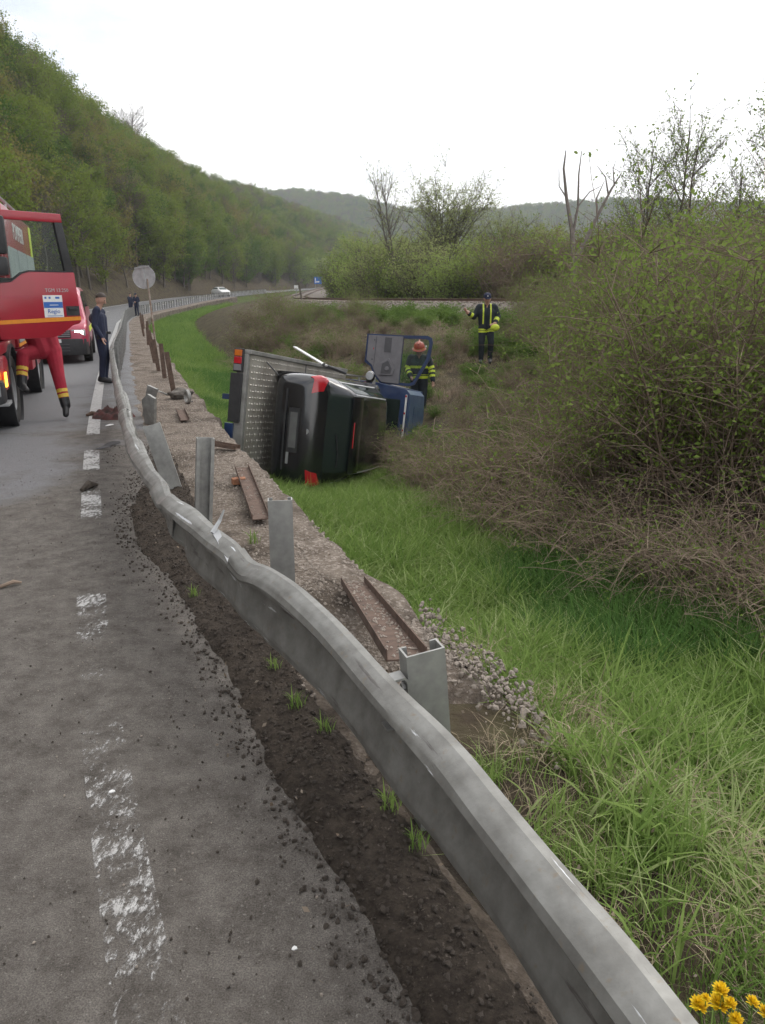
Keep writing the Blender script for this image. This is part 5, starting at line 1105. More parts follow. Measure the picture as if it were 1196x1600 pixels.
    for i, (A, B, ra, rb, tg) in enumerate(pr):
        A_, D_ = np.array(A), np.array(B-A); t_ = ((C-A_)@D_)/(D_@D_+1e-9); tc_ = np.clip(t_, 0, 1); dd = np.linalg.norm(C-A_-tc_[:, None]*D_, axis=1)-(ra+(rb-ra)*tc_)
        m_ = dd < best; best[m_] = dd[m_]; bi[m_] = i; bt[m_] = t_[m_]
    tags = np.array([p_[4] for p_ in pr]); zl = (C-np.array(J['pelvis']))@np.array(up); sx = (C-np.array(J['pelvis']))@np.array(side); fr = NR@np.array(fwd)
    mi = np.array([paint(tags[bi[f]], bt[f], zl[f], sx[f], fr[f]) for f in range(nf)], np.int32); me.polygons.foreach_set('material_index', mi)
    me.polygons.foreach_set('use_smooth', np.ones(nf, bool)); me.update()
    root = thing('person', label, 'person', loc, (lean[0], lean[1], rotz), group); obj('body', me, root)
    Hm = Matrix(((hs.x, hf.x, hu.x, h.x), (hs.y, hf.y, hu.y, h.y), (hs.z, hf.z, hu.z, h.z), (0, 0, 0, 1)))
    for s in (-1, 1): MB().ball((s*.033, .088, .018), (.013, .01, .008), 8, Hm).build('eye', M['darkin'], root, True)
    MB().ball((0, .092, -.055), (.024, .008, .006), 8, Hm).build('mouth', M['cloth_debris'], root, True)
    if hair:
        mb = MB(); V = []; F = []; n, m_ = 22, 12
        for i in range(m_):
            for k in range(n):
                th = 2*math.pi*k/n; front = math.sin(th); lim = 1.0+1.05*(0.5-0.5*front); ph = lim*i/(m_-1)
                V.append((.096*math.sin(ph)*math.cos(th), -.008+.104*math.sin(ph)*math.sin(th), .030+.115*math.cos(ph)))
        for i in range(m_-1):
            for k in range(n): F.append((i*n+k, i*n+(k+1) % n, (i+1)*n+(k+1) % n, (i+1)*n+k))
        mb.add(V, F, Hm); mb.build('hair', M['hair'], root, True)
    if hat == 'helmet':
        mb = MB(); mb.lathe([(0, .205), (.05, .198), (.10, .165), (.128, .10), (.135, .055), (.165, .030), (.165, .022), (.125, .035), (.12, .06)], 24, 'z', Hm @ Matrix.Translation((0, -.005, 0))); hh_ = mb.build('helmet', M['helmet'], root, True)
        MB().box(-.012, .012, -.13, .12, .17, .215, Hm).build('helmet_crest', M['helmet'], hh_, bevel=.008); MB().lathe([(.131, .050), (.134, .052), (.134, .070), (.130, .072)], 24, 'z', Hm @ Matrix.Translation((0, -.005, 0))).build('helmet_band', M['yellow2'], hh_)
        MB().lathe([(0, -.02), (.02, -.02), (.02, .02), (0, .02)], 10, 'y', Hm @ Matrix.Translation((-.16, .0, .085))).build('helmet_lamp', M['white'], hh_); MB().box(-.06, .06, -.1, .06, -.12, -.11, Hm).build('chin_strap', M['blackpl'], hh_)
    if hat == 'cap':
        mb = MB(); mb.lathe([(0, .155), (.05, .150), (.085, .125), (.10, .085), (.102, .045)], 20, 'z', Hm @ Matrix.Translation((0, -.008, 0))); cp_ = mb.build('cap', M['navy'], root, True)
        MB().prism([(-.085, .075), (-.06, .155), (0, .18), (.06, .155), (.085, .075)], .045, .055, 'z', Hm).build('cap_peak', M['navy'], cp_); MB().ball((0, .10, .10), (.018, .006, .02), 8, Hm).build('cap_badge', M['white'], cp_, True)
    return root, J
def ground_at(px_, py_, d): p = at_d(px_, py_, d); return p
# police officer on the edge line, seen from the side
def paint_police(tg, t_, z, sx, fr):
    if tg in ('head', 'neck'): return 0
    if tg.startswith('hand'): return 0
    if tg.startswith('boot'): return 2
    if tg.startswith('shin') and t_ > .93: return 2
    return 1
p = at_z(168, 599, 0)
PO, J = person('police officer in navy uniform standing on the painted edge line', (p[0]-.05, p[1], 0.005), R(-84), dict(head=(0, .03, 1.655), chest=(0, -.03, 1.30), neck=(0, -.05, 1.50), elL=(-.235, -.09, 1.13), wrL=(-.235, .0, .90), hdL=(-.23, .02, .80), elR=(.235, -.07, 1.13), wrR=(.225, .06, .90)), ['skin', 'navy', 'boot'], paint_police, .010, 1.08, lean=(0, R(-7)))
MB().lathe([(.158, .0), (.165, .005), (.165, .04), (.158, .045)], 20, 'z', Matrix.Translation((0, -.005, .985)) @ Matrix.Diagonal((1.08, .78, 1, 1))).build('belt', M['blackpl'], PO); MB().box(-.03, .03, .12, .19, .98, 1.03).build('belt_pouch', M['blackpl'], PO, bevel=.01)
MB().box(.12, .20, -.05, .05, .86, 1.02).build('holster', M['blackpl'], PO, bevel=.02)
MB().lathe([(0, -.008), (.035, -.006), (.038, 0)], 14, 'x', c=(-.262, -.03, 1.33)).build('arm_badge', mk('arm_badge', (.26, .27, .26), (.1, .12, .2), scale=30), PO, True); MB().box(-.20, -.13, -.03, .03, 1.495, 1.505).build('shoulder_slide', M['white'], PO)
MB().box(-.262, -.250, -.05, .0, 1.385, 1.40).build('flag_patch', M['yellow2'], PO)
# two far officers
p = at_d(205, 489, 62); zf = float(road_z(p[1])); g1 = 'officers talking far down the road'
person('far officer in navy raising a hand to the face by the guardrail', (p[0]+.02, p[1], zf), R(-120), dict(elR=(.26, .10, 1.22), wrR=(.12, .16, 1.45), hdR=(.09, .16, 1.55)), ['skin', 'navy', 'boot'], paint_police, .02, 1.05, group=g1)
p = at_d(213.5, 489, 61); person('far officer in navy with arms folded in front by the guardrail', (p[0]+.06, p[1], zf), R(170), dict(elR=(.28, .02, 1.16), wrR=(.06, .20, 1.12), hdR=(0, .22, 1.10), elL=(-.28, .02, 1.16), wrL=(-.06, .20, 1.10), hdL=(0, .2, 1.06)), ['skin', 'navy', 'boot'], paint_police, .02, 1.08, hat='cap', group=g1)
# firefighter with a cap, pointing, on the bank
def paint_ff(tg, t_, z, sx, fr):
    if tg in ('head', 'neck') or tg.startswith('hand'): return 0
    if tg.startswith('boot'): return 2
    if tg.startswith('farm') and .30 < t_ < .62: return 3
    if tg.startswith('farm') and t_ > .95: return 0
    if tg == 'torso' and fr > .1 and .075 < abs(sx) < .115 and z > .05: return 3
    if tg.startswith('thigh') and .12 < t_ < .34 and not (.20 < t_ < .235): return 3
    return 1
p = at_d(762, 457, 19.5); zg = hz(p[0], p[1]); print('FF2 ground', zg, 'wanted', p[2]-1.80)
FF, J = person('firefighter in a dark cap and black coat with yellow stripes on the bank', (p[0], p[1], p[2]-1.80), R(178), dict(elR=(.33, .02, 1.19), wrR=(.50, .12, 1.30), hdR=(.57, .15, 1.38), elL=(-.30, -.02, 1.20), wrL=(-.20, .20, 1.02), hdL=(-.12, .24, 1.0), knR=(.11, .05, .52), knL=(-.13, .08, .55), anL=(-.13, -.05, .12)), ['skin', 'turnout', 'boot', 'yellow'], paint_ff, .012, 1.16, hat='cap', armed=1.25)
m = MB(); m.ball((-.20, .27, .93), (.12, .05, .09), 12); m.build('yellow_gloves', M['yellow'], FF, True)
# firefighter in a red helmet behind the open truck door
def paint_ff1(tg, t_, z, sx, fr):
    if tg in ('head', 'neck'): return 0
    if tg.startswith('hand'): return 4
    if tg.startswith('boot'): return 2
    if tg.startswith('farm') and (.1 < t_ < .30 or .50 < t_ < .72): return 3
    if tg.startswith('uarm') and .70 < t_ < .92: return 3
    if tg == 'torso' and (.015 < z < .08 or .10 < z < .115) : return 3
    if tg == 'torso' and .26 < z < .31: return 3
    if tg == 'torso' and z > .34: return 5
    return 1
p = at_d(654, 531, 17.6); zg = hz(p[0], p[1]); print('FF1 ground', zg, 'wanted', p[2]-1.82)
person('firefighter in a red helmet and banded coat beside the overturned cab', (p[0]+.03, p[1], p[2]-1.86), R(170), dict(elL=(-.30, .02, 1.18), wrL=(-.34, .12, .95), hdL=(-.35, .15, .86), elR=(.27, .05, 1.18), wrR=(.17, .25, 1.04), hdR=(.13, .32, 1.0), head=(0, .04, 1.63)), ['skin', 'turnout', 'boot', 'yellow', 'skin', 'turngreen'], paint_ff1, .012, 1.22, hat='helmet', armed=1.25)
# crew member stepping down from the fire engine behind its door
def paint_med(tg, t_, z, sx, fr):
    if tg in ('head', 'neck') or tg.startswith('hand'): return 0
    if tg.startswith('boot'): return 2
    if tg.startswith('shin') and (.42 < t_ < .54 or .60 < t_ < .72): return 3
    if tg.startswith('shin') and t_ > .74: return 2
    return 1
ftd = 10.95
pe = at_d(72, 545, ftd); kA = at_d(36, 555, ftd-.25); fA = at_d(34, 600, ftd-.30); kB = at_d(92, 590, ftd+.02); fB = at_d(103, 633, ftd+.05)
root_p = np.array([pe[0], pe[1], 0.0])
def lp(q): q = np.asarray(q)-root_p; return (q[0], q[1], q[2])       # no turn: local axes are the world's
sideW = Vector((-.80, -.45, 0)).normalized()*-1
ps = dict(pelvis=lp(pe), chest=lp(pe+np.array([-.10, .02, .33])), neck=lp(pe+np.array([-.20, .02, .52])), head=lp(pe+np.array([-.25, -.03, .65])),
  shR=lp(pe+np.array([-.30, -.13, .45])), shL=lp(pe+np.array([-.02, .15, .45])), elR=lp(pe+np.array([-.42, -.22, .28])), wrR=lp(pe+np.array([-.50, -.22, .50])), hdR=lp(pe+np.array([-.52, -.22, .60])),
  elL=lp(pe+np.array([.02, .20, .20])), wrL=lp(pe+np.array([-.10, .24, .03])), hdL=lp(pe+np.array([-.14, .24, -.05])),
  hipR=lp(pe+np.array([-.08, -.05, -.02])), hipL=lp(pe+np.array([.08, .05, -.02])), knR=lp(kA), anR=lp(fA), toR=lp(fA+np.array([.11, -.12, -.07])), knL=lp(kB), anL=lp(fB), toL=lp(fB+np.array([.03, -.10, -.12])))
person('crew member in red trousers with yellow bands stepping down from the fire engine', root_p, 0, ps, ['skin', 'medred', 'boot', 'yellow2'], paint_med, .011, 1.25)

# ------------------------------------------------------------------ vegetation
def shrub_parts(g, h, spread, stems, twigs, leafn, leaf_size, zl, arch=.5, r0=.010, m=10, leaf_clump=.12):
    """stems rising from a common foot, arching outwards, with side twigs; returns branch mesh and leaf mesh arrays"""
    t = np.linspace(0, 1, m); az = g.uniform(0, 2*np.pi, stems); rad = spread*np.sqrt(g.random(stems)); hh = h*g.uniform(.55, 1.0, stems); b0 = .18*spread*g.normal(size=(stems, 2))
    out = np.stack([np.cos(az), np.sin(az)], 1)
    P = np.zeros((stems, m, 3)); lat = (t[None]**1.5)*rad[:, None]
    P[..., :2] = b0[:, None]+out[:, None]*lat[..., None]; P[..., 2] = hh[:, None]*(t[None]-arch*g.uniform(.2, 1, stems)[:, None]*t[None]**3)
    P += np.cumsum(g.normal(size=P.shape)*.035*h/m*2.2, 1)*np.linspace(0, 1, m)[None, :, None]**.5
    rr = r0*g.uniform(.6, 1.3, stems)[:, None]*(1-.75*t[None])
    parts = [tubes_np(P, rr, 4)]
    # twigs
    si = g.integers(0, stems, twigs); ti = g.integers(2, m, twigs); q = P[si, ti]; d = g.normal(size=(twigs, 3)); d[:, 2] = np.abs(d[:, 2])*.7+.2; d /= np.linalg.norm(d, axis=1, keepdims=True)
    mt = 5; tt = np.linspace(0, 1, mt); ln = h*g.uniform(.10, .32, twigs)
    Q = q[:, None]+d[:, None]*(ln[:, None]*tt[None])[..., None]; Q[..., 2] -= (arch*.5*ln[:, None]*tt[None]**2); Q += np.cumsum(g.normal(size=Q.shape)*.02*h/5, 1)*tt[None, :, None]
    parts.append(tubes_np(Q, (r0*.42*np.ones(twigs))[:, None]*(1-.7*tt[None]), 3))
    BV = cat_vf(parts)
    li = g.integers(0, twigs, leafn); lt = g.integers(1, mt, leafn); pos = Q[li, lt]+g.normal(size=(leafn, 3))*leaf_clump*.35
    keep = (pos[:, 2] > zl*h*g.uniform(.6, 1.3, leafn)) ; pos = pos[keep]
    LV = leaves_np(pos, leaf_size*g.uniform(.5, 1.2, len(pos)), g) if len(pos) else (np.zeros((0, 3)), np.zeros((0, 4), int))
    return BV, LV
def shrub_meshes(seed, bmat, lmat, **k):
    g = np.random.default_rng(seed); B, Lf = shrub_parts(g, **k); return mesh('branches', B[0], B[1], bmat), (mesh('foliage', Lf[0], Lf[1], lmat) if len(Lf[0]) else None)
def tree_parts(g, h, crown_w, crown_z, boughs, twigs, leafn, leaf, trunk_r, lean=(0, 0), fork=1, upb=.6, spread_l=.7):
    m = 9; t = np.linspace(0, 1, m); parts = []; base = []
    for f in range(fork):
        P = np.zeros((1, m, 3)); a = g.uniform(0, 6.28); s = 0 if fork == 1 else .16*h
        P[0, :, 0] = lean[0]*t**1.3+s*math.cos(a)*t**1.2; P[0, :, 1] = lean[1]*t**1.3+s*math.sin(a)*t**1.2; P[0, :, 2] = h*t*.95
        P += np.cumsum(g.normal(size=P.shape)*h*.010, 1); P[0, 0] = 0; base.append(P[0]); parts.append(tubes_np(P, (trunk_r*(1-.92*t)+.008)[None], 7))
    bi = g.integers(0, fork, boughs); bt = crown_z+(1-crown_z)*g.random(boughs)**.85*.95
    q = np.stack([[np.interp(bt[i], t, base[bi[i]][:, k]) for k in range(3)] for i in range(boughs)])
    az = g.uniform(0, 6.28, boughs); prof = np.sin(np.pi*np.clip((bt-crown_z*.6)/(1.12-crown_z*.6), 0, 1))**.7
    ln = crown_w*prof*g.uniform(.55, 1.1, boughs)+.05*h; el = upb+g.normal(size=boughs)*.18
    mb_ = 7; tb = np.linspace(0, 1, mb_); D = np.stack([np.cos(az)*np.cos(el), np.sin(az)*np.cos(el), np.sin(el)], 1)
    Bq = q[:, None]+D[:, None]*(ln[:, None]*tb[None])[..., None]; Bq[..., 2] += (.12*ln[:, None]*tb[None]**2); Bq += np.cumsum(g.normal(size=Bq.shape)*.018*h/3, 1)*tb[None, :, None]
    br = trunk_r*.38*(1-bt*.6); parts.append(tubes_np(Bq, br[:, None]*(1-.85*tb[None]), 4))
    ti = g.integers(0, boughs, twigs); tj = g.integers(2, mb_, twigs); q2 = Bq[ti, tj]; d2 = D[ti]*.6+g.normal(size=(twigs, 3))*.55; d2[:, 2] += .25; d2 /= np.linalg.norm(d2, axis=1, keepdims=True)
    l2 = ln[ti]*g.uniform(.2, .5, twigs)*spread_l; mt = 4; tt = np.linspace(0, 1, mt); Tq = q2[:, None]+d2[:, None]*(l2[:, None]*tt[None])[..., None]; Tq += np.cumsum(g.normal(size=Tq.shape)*.012*h/3, 1)*tt[None, :, None]
    parts.append(tubes_np(Tq, (np.maximum(br[ti]*.35, .004))[:, None]*(1-.7*tt[None]), 3))
    if leafn:
        li = g.integers(0, twigs, leafn); pos = Tq[li, g.integers(1, mt, leafn)]+g.normal(size=(leafn, 3))*leaf*.9; LV = leaves_np(pos, leaf*g.uniform(.5, 1.3, leafn), g, .7)
    else: LV = None
    return cat_vf(parts), LV
def tree_meshes(seed, bmat, lmat, **k):
    B, Lf = tree_parts(np.random.default_rng(seed), **k); return mesh('trunk', B[0], B[1], bmat, True), (mesh('crown', Lf[0], Lf[1], lmat) if Lf else None)
def plant(name, me2, label, cat, loc, s=1.0, rz=None, group=None, tilt=(0, 0), parts=('trunk', 'crown'), sz=None):
    o = thing(name, label, cat, loc, (tilt[0], tilt[1], random.uniform(0, 6.28) if rz is None else rz), group); o.scale = (s, s, sz or s)
    for nm, me in zip(parts, me2):
        if me is not None: obj(nm, me, o)
    return o
g = np.random.default_rng(99)
# ---- wooded hillside
hk = [tree_meshes(100, M['bark'], M['leafH'], h=10.5, crown_w=3.3, crown_z=.12, boughs=70, twigs=520, leafn=5200, leaf=.26, trunk_r=.15, upb=.35),
      tree_meshes(101, M['bark'], M['leafH'], h=12, crown_w=3.0, crown_z=.16, boughs=75, twigs=520, leafn=4600, leaf=.25, trunk_r=.16, upb=.45),
      tree_meshes(102, M['bark'], M['leafHd'], h=10, crown_w=3.4, crown_z=.10, boughs=75, twigs=560, leafn=5600, leaf=.26, trunk_r=.15, upb=.30),
      tree_meshes(103, M['bark'], M['leafHy'], h=11, crown_w=2.9, crown_z=.18, boughs=70, twigs=700, leafn=3000, leaf=.22, trunk_r=.14, upb=.6),
      tree_meshes(104, M['bark'], M['leafbrown'], h=11.5, crown_w=2.8, crown_z=.25, boughs=70, twigs=900, leafn=1500, leaf=.15, trunk_r=.14, upb=.75)]
hl_ = ['leafy spring green tree', 'tall bright green tree', 'deep green broad tree', 'olive half leafed tree', 'brown bare tree']
pts = []
for yy in np.arange(30, 420, 1.0):
    for qq in np.arange(-9.2, -96, -1.0):
        pts.append((yy, qq))
pts = np.array(pts); pts = pts[g.random(len(pts)) < .095*np.interp(pts[:, 0], [30, 200, 420], [1.05, .75, .5])]
iR = np.array([int(np.abs(ROADF[:, 1]-a).argmin()) for a in pts[:, 0]]); TR_, NR_ = frame_at(ROADF)
hx = ROADF[iR, 0]+NR_[iR, 0]*pts[:, 1]+g.uniform(-.8, .8, len(pts)); hy = ROADF[iR, 1]+NR_[iR, 1]*pts[:, 1]+g.uniform(-.8, .8, len(pts)); hzv = height(hx, hy)
dd = hy*.961+ (CAM_H-hzv)*.277; inv = (np.abs(hx/np.maximum(dd, 1)) < .60) & (hy > 40)
uH, _, _ = poly_uv(hx, hy, ROADP); inv &= uH < -8.9
uH = uH[inv]; hx, hy, hzv = hx[inv], hy[inv], hzv[inv]; kind = g.choice(5, len(hx), p=[.32, .24, .17, .17, .10])
crest = hzv > 40; kind = np.where(crest & (g.random(len(hx)) < .45), 4, kind)
order = np.argsort(np.hypot(hx, hy)); sc_h = g.uniform(.75, 1.15, len(hx))
print('hill trees', len(hx))
for i in order[:260]:
    k = int(kind[i]); zone = ('at the hill foot' if uH[i] > -13 else 'low on the hillside' if uH[i] > -22 else 'halfway up the hillside' if uH[i] > -38 else 'high on the hillside')+(', behind the fire engine' if hx[i]/hy[i] < -.40 else ', behind the round sign' if hx[i]/hy[i] < -.29 else ', above the white car')
    plant('hillside_tree', hk[k], hl_[k]+' '+zone, 'tree', (hx[i], hy[i], hzv[i]-.2), sc_h[i], group=hl_[k]+'s '+zone)
def joined(pair, nm):
    (b, l) = pair; V = []; F = []; mi = []
    for q, me in enumerate((b, l)):
        v = np.empty(len(me.vertices)*3, np.float32); me.vertices.foreach_get('co', v); f = np.empty(len(me.loops), np.int32); me.loops.foreach_get('vertex_index', f)
        F.append(f.reshape(-1, 4)+sum(len(x) for x in V)); V.append(v.reshape(-1, 3)); mi.append(np.full(len(f)//4, q))
    return mesh(nm, np.concatenate(V), np.concatenate(F), [b.materials[0], l.materials[0]], False, np.concatenate(mi))
fj = [joined(p_, 'far_tree') for p_ in hk]
rest = order[260:]; n = len(rest)
scatter('hillside_wood', np.stack([hx[rest], hy[rest], hzv[rest]-.2], 1), np.stack([np.zeros(n), np.zeros(n), g.uniform(0, 6.28, n)], 1), sc_h[rest], kind[rest], [proto('wood_tree', m_) for m_ in fj])
# further woods: end of the hillside, valley and far ridge
n = 2600; yy = g.uniform(400, 900, n); qq = -g.uniform(8, 130, n); ii = np.array([int(np.abs(ROADF[:, 1]-a).argmin()) for a in yy]); fx = ROADF[ii, 0]+NR_[ii, 0]*qq; fy = ROADF[ii, 1]+NR_[ii, 1]*qq; fz = height(fx, fy)
n2 = 13000; okf = np.where((FHX.ravel() > -420) & (FHX.ravel() < 800) & (FHY.ravel() > 800))[0]; a = okf[g.integers(0, len(okf), n2)]; jx = g.uniform(-9, 9, n2); jy = g.uniform(-10, 10, n2); X2 = FHX.ravel()[a]+jx; Y2 = FHY.ravel()[a]+jy; Z2 = FHZ.ravel()[a]-1.5
n3 = 1500; X3 = g.uniform(-60, 330, n3); Y3 = g.uniform(110, 760, n3); v3, _, _ = poly_uv(X3, Y3, TRACKP); k3 = v3 > 9; X3, Y3 = X3[k3], Y3[k3]; Z3 = height(X3, Y3)
AX = np.r_[fx, X2, X3]; AY = np.r_[fy, Y2, Y3]; AZ = np.r_[fz, Z2, Z3]; n = len(AX)
scatter('far_woods', np.stack([AX, AY, AZ-.3], 1), np.stack([np.zeros(n), np.zeros(n), g.uniform(0, 6.28, n)], 1), np.r_[g.uniform(.9, 1.3, len(fx)), g.uniform(.9, 1.5, n2), g.uniform(.35, .75, len(X3))], g.choice(5, n, p=[.24, .22, .16, .16, .22]), [proto('wood_tree', m_) for m_ in fj])
# ---- skyline trees on the hill
bare = tree_meshes(120, M['bark'], M['leafbrown'], h=13, crown_w=5.0, crown_z=.3, boughs=60, twigs=1500, leafn=300, leaf=.12, trunk_r=.22, upb=.7, fork=2, spread_l=.9)
for (px_, py_, d, s, lab) in ((245, 215, 190, .8, 'large bare tree reaching over the crest of the hill'), (130, 125, 165, .7, 'small bare tree on the hill crest above the fire engine'), (12, 40, 150, .8, 'bare tree at the top of the steep hill')):
    dq = np.arange(80, 330, 4.0); qx = (px_-598)/1180*dq; qy = dq*1.0; qz = height(qx, qy); qi = int(((qz-CAM_H)/dq).argmax()); print('bare tree', dq[qi], qz[qi])
    plant('bare_tree', bare, lab, 'tree', (qx[qi], qy[qi], qz[qi]+1.5), s*dq[qi]/150)

# ---- beyond the railway: willow, shrubs, bare trees
wil = tree_meshes(130, M['bark'], M['leafW'], h=13.5, crown_w=6.0, crown_z=.22, boughs=95, twigs=1700, leafn=15000, leaf=.17, trunk_r=.30, upb=.75, fork=3, spread_l=.8)
slim = tree_meshes(131, M['bark'], M['leafW'], h=12, crown_w=2.4, crown_z=.25, boughs=60, twigs=900, leafn=900, leaf=.14, trunk_r=.14, upb=1.0, fork=2)
bsh = [shrub_meshes(140, M['bark'], M['leafS'], h=5.2, spread=3.0, stems=60, twigs=900, leafn=7000, leaf_size=.20, zl=.05, arch=.25, r0=.03, leaf_clump=.5),
       shrub_meshes(141, M['bark'], M['leafH'], h=6.0, spread=2.6, stems=60, twigs=900, leafn=5200, leaf_size=.19, zl=.08, arch=.2, r0=.03, leaf_clump=.5),
       shrub_meshes(142, M['twig'], M['leafbrown'], h=5.0, spread=2.2, stems=90, twigs=1100, leafn=1600, leaf_size=.13, zl=.1, arch=.15, r0=.026, leaf_clump=.4),
       shrub_meshes(143, M['bark'], M['leafW'], h=5.5, spread=2.4, stems=60, twigs=900, leafn=5000, leaf_size=.18, zl=.08, arch=.2, r0=.03, leaf_clump=.5)]
def on_ground(px_, d):          # a spot d metres out in the direction of a picture column
    x = (px_-598)/1180*d; y = d*1.04; return x, y, hz(x, y)
for (px_, d, s, me2, nm, lab) in ((700, 66, .70, wil, 'willow_tree', 'large spreading willow with thin yellow green leaves beyond the railway'), (790, 74, .60, wil, 'willow_tree', 'smaller pale willow standing behind the large one'), (617, 62, .88, slim, 'slender_tree', 'slender upright bare tree left of the large willow'), (835, 80, .55, wil, 'willow_tree', 'low rounded willow next to the forked dead tree')):
    x, y, z = on_ground(px_, d); plant(nm, me2, lab, 'tree', (x, y, z-.1), s)
lb = ['bright green rounded bush beyond the railway', 'green upright bush beyond the railway', 'brown leafless bush beyond the railway', 'pale green bush beyond the railway']
pos = [(530, 78, .75, 1), (555, 70, .8, 0), (585, 66, .9, 3), (610, 60, .8, 1), (640, 58, .75, 0), (668, 56, .8, 3), (700, 52, .78, 0), (735, 52, .82, 0), (765, 50, .8, 1), (795, 48, .8, 2), (820, 46, .85, 2), (845, 46, .85, 1), (875, 46, .85, 2), (905, 45, .85, 1), (940, 44, .9, 2), (980, 44, .95, 1), (1020, 43, .9, 3), (1060, 43, .95, 2), (1100, 42, .9, 1), (1150, 42, .95, 2), (1190, 42, .95, 1),
       (548, 95, .95, 1), (600, 90, 1.05, 0), (650, 86, 1.0, 1), (745, 80, 1.05, 3), (800, 72, 1.1, 1), (850, 70, 1.1, 3), (900, 66, 1.1, 1), (950, 66, 1.1, 3), (1010, 66, 1.15, 1), (1080, 64, 1.1, 3), (1140, 62, 1.15, 1), (1200, 60, 1.2, 0), (525, 115, .9, 1), (570, 120, 1.2, 3), (620, 125, 1.3, 1), (690, 120, 1.3, 1), (760, 120, 1.3, 3), (830, 110, 1.3, 1), (900, 105, 1.3, 2), (980, 100, 1.3, 1)]
for px_, d, s, k in pos:
    x, y, z = on_ground(px_, d); plant('background_bush', bsh[k], lb[k], 'bush', (x, y, z-.1), s*random.uniform(1.05, 1.35), group='bushes beyond the railway: '+lb[k].split(' bush')[0], parts=('branches', 'foliage'))
lt_ = [tree_meshes(160+i, M['bark'], M['leafS' if i else 'leafW'], h=8.5, crown_w=3.2, crown_z=.12, boughs=70, twigs=520, leafn=5600, leaf=.24, trunk_r=.13, upb=.45) for i in range(2)]
for i, (px_, d, s) in enumerate(((545, 130, 1.0), (565, 112, .9), (590, 105, .9), (612, 118, 1.05), (635, 100, .9), (660, 108, 1.0), (690, 98, .95), (722, 104, 1.05), (750, 96, .95), (775, 104, 1.05), (805, 94, .95), (830, 100, 1.05), (860, 92, .95), (890, 98, 1.0), (925, 90, .95), (960, 94, 1.0), (1000, 90, 1.0), (1045, 92, 1.0), (1090, 88, 1.0), (1140, 90, 1.0), (1190, 86, 1.0), (480, 275, 1.2), (505, 285, 1.3), (530, 262, 1.2))):
    x, y, z = on_ground(px_, d); k = i % 2
    plant('valley_tree', lt_[k], ['pale yellow green tree', 'fresh green tree'][k]+' in the soft band of trees beyond the railway', 'tree', (x, y, z-.1), s*random.uniform(.85, 1.1), group=['pale', 'fresh green'][k]+' trees in the band beyond the railway')
fork_ = MB(); 
def gnarl(mb, pts, r0, r1): mb.tube(pts, list(np.linspace(r0, r1, len(pts))), 6)
gnarl(fork_, [(0, 0, -1), (0, 0, 1.2), (-.05, 0, 2.4)], .13, .11)
gnarl(fork_, [(-.05, 0, 2.2), (-.15, .1, 3.4), (-.45, .1, 4.6), (-.62, .1, 5.6), (-.60, 0, 6.2)], .10, .02); gnarl(fork_, [(-.05, 0, 2.3), (.40, 0, 3.2), (.75, 0, 4.0), (1.2, .1, 4.9), (1.5, .1, 5.4)], .10, .02)
gnarl(fork_, [(-.12, .1, 3.3), (.0, .1, 4.3), (-.05, .1, 5.4), (0, .1, 6.2)], .06, .012); gnarl(fork_, [(.72, 0, 4.0), (.70, .2, 4.6), (.95, .2, 5.2)], .05, .01); gnarl(fork_, [(1.1, .1, 4.7), (.95, .1, 5.3), (.60, .1, 5.7)], .035, .008); gnarl(fork_, [(0, .1, 4.3), (.4, .1, 4.8), (.8, .1, 5.0)], .03, .008); gnarl(fork_, [(1.3, .1, 5.0), (1.2, .1, 5.6), (1.3, .1, 5.9)], .03, .006); gnarl(fork_, [(-.45, .1, 4.6), (-.75, .1, 5.0), (-.80, .1, 5.7)], .03, .006)
x, y, z = on_ground(895, 29); o = thing('dead_tree', 'dead grey forked tree standing bare above the thicket', 'tree', (x, y, z)); fork_.build('trunk', mk('dead_wood', (.22, .19, .17), (.14, .12, .105), scale=8, rough=.9), o, True)

# ---- thicket on the bank
th_leafy = [shrub_meshes(200+i, M['twig'], M['leafA'], h=3.0, spread=1.15, stems=48, twigs=760, leafn=6200, leaf_size=.047, zl=.36, arch=.25, r0=.010, leaf_clump=.16) for i in range(3)]
th_brown = [shrub_meshes(210+i, M['cane'], M['leafA'], h=2.3, spread=1.5, stems=100, twigs=520, leafn=1500, leaf_size=.045, zl=.2, arch=.80, r0=.0075, m=14, leaf_clump=.1) for i in range(3)]
th_fine = [shrub_meshes(220+i, M['twig'], M['leafA'], h=1.9, spread=.95, stems=110, twigs=900, leafn=900, leaf_size=.045, zl=.2, arch=.6, r0=.006, leaf_clump=.1) for i in range(2)]
th_low = [shrub_meshes(230+i, M['twig'], M['leafB'], h=.75, spread=.55, stems=50, twigs=420, leafn=2600, leaf_size=.06, zl=.1, arch=.4, r0=.004, leaf_clump=.10) for i in range(2)]
th_dry = [shrub_meshes(240+i, M['straw'], M['leafA'], h=.75, spread=.75, stems=260, twigs=200, leafn=0, leaf_size=.03, zl=.2, arch=1.25, r0=.0045, m=12) for i in range(2)]
kinds = dict(leafy=(th_leafy, 'leafy_shrub', 'green leafed shrub with upright stems', 'leafy shrubs of the bank thicket'), brown=(th_brown, 'bramble_bush', 'brown tangle of arching bare canes', 'bramble tangles along the ditch'),
   fine=(th_fine, 'twiggy_bush', 'grey brown twiggy bush', 'twiggy bushes on the bank'), low=(th_low, 'low_bush', 'low bright green plant', 'low green plants on the bank'), dry=(th_dry, 'dry_grass_tussock', 'pale dry grass tussock', 'dry grass tussocks on the bank'))
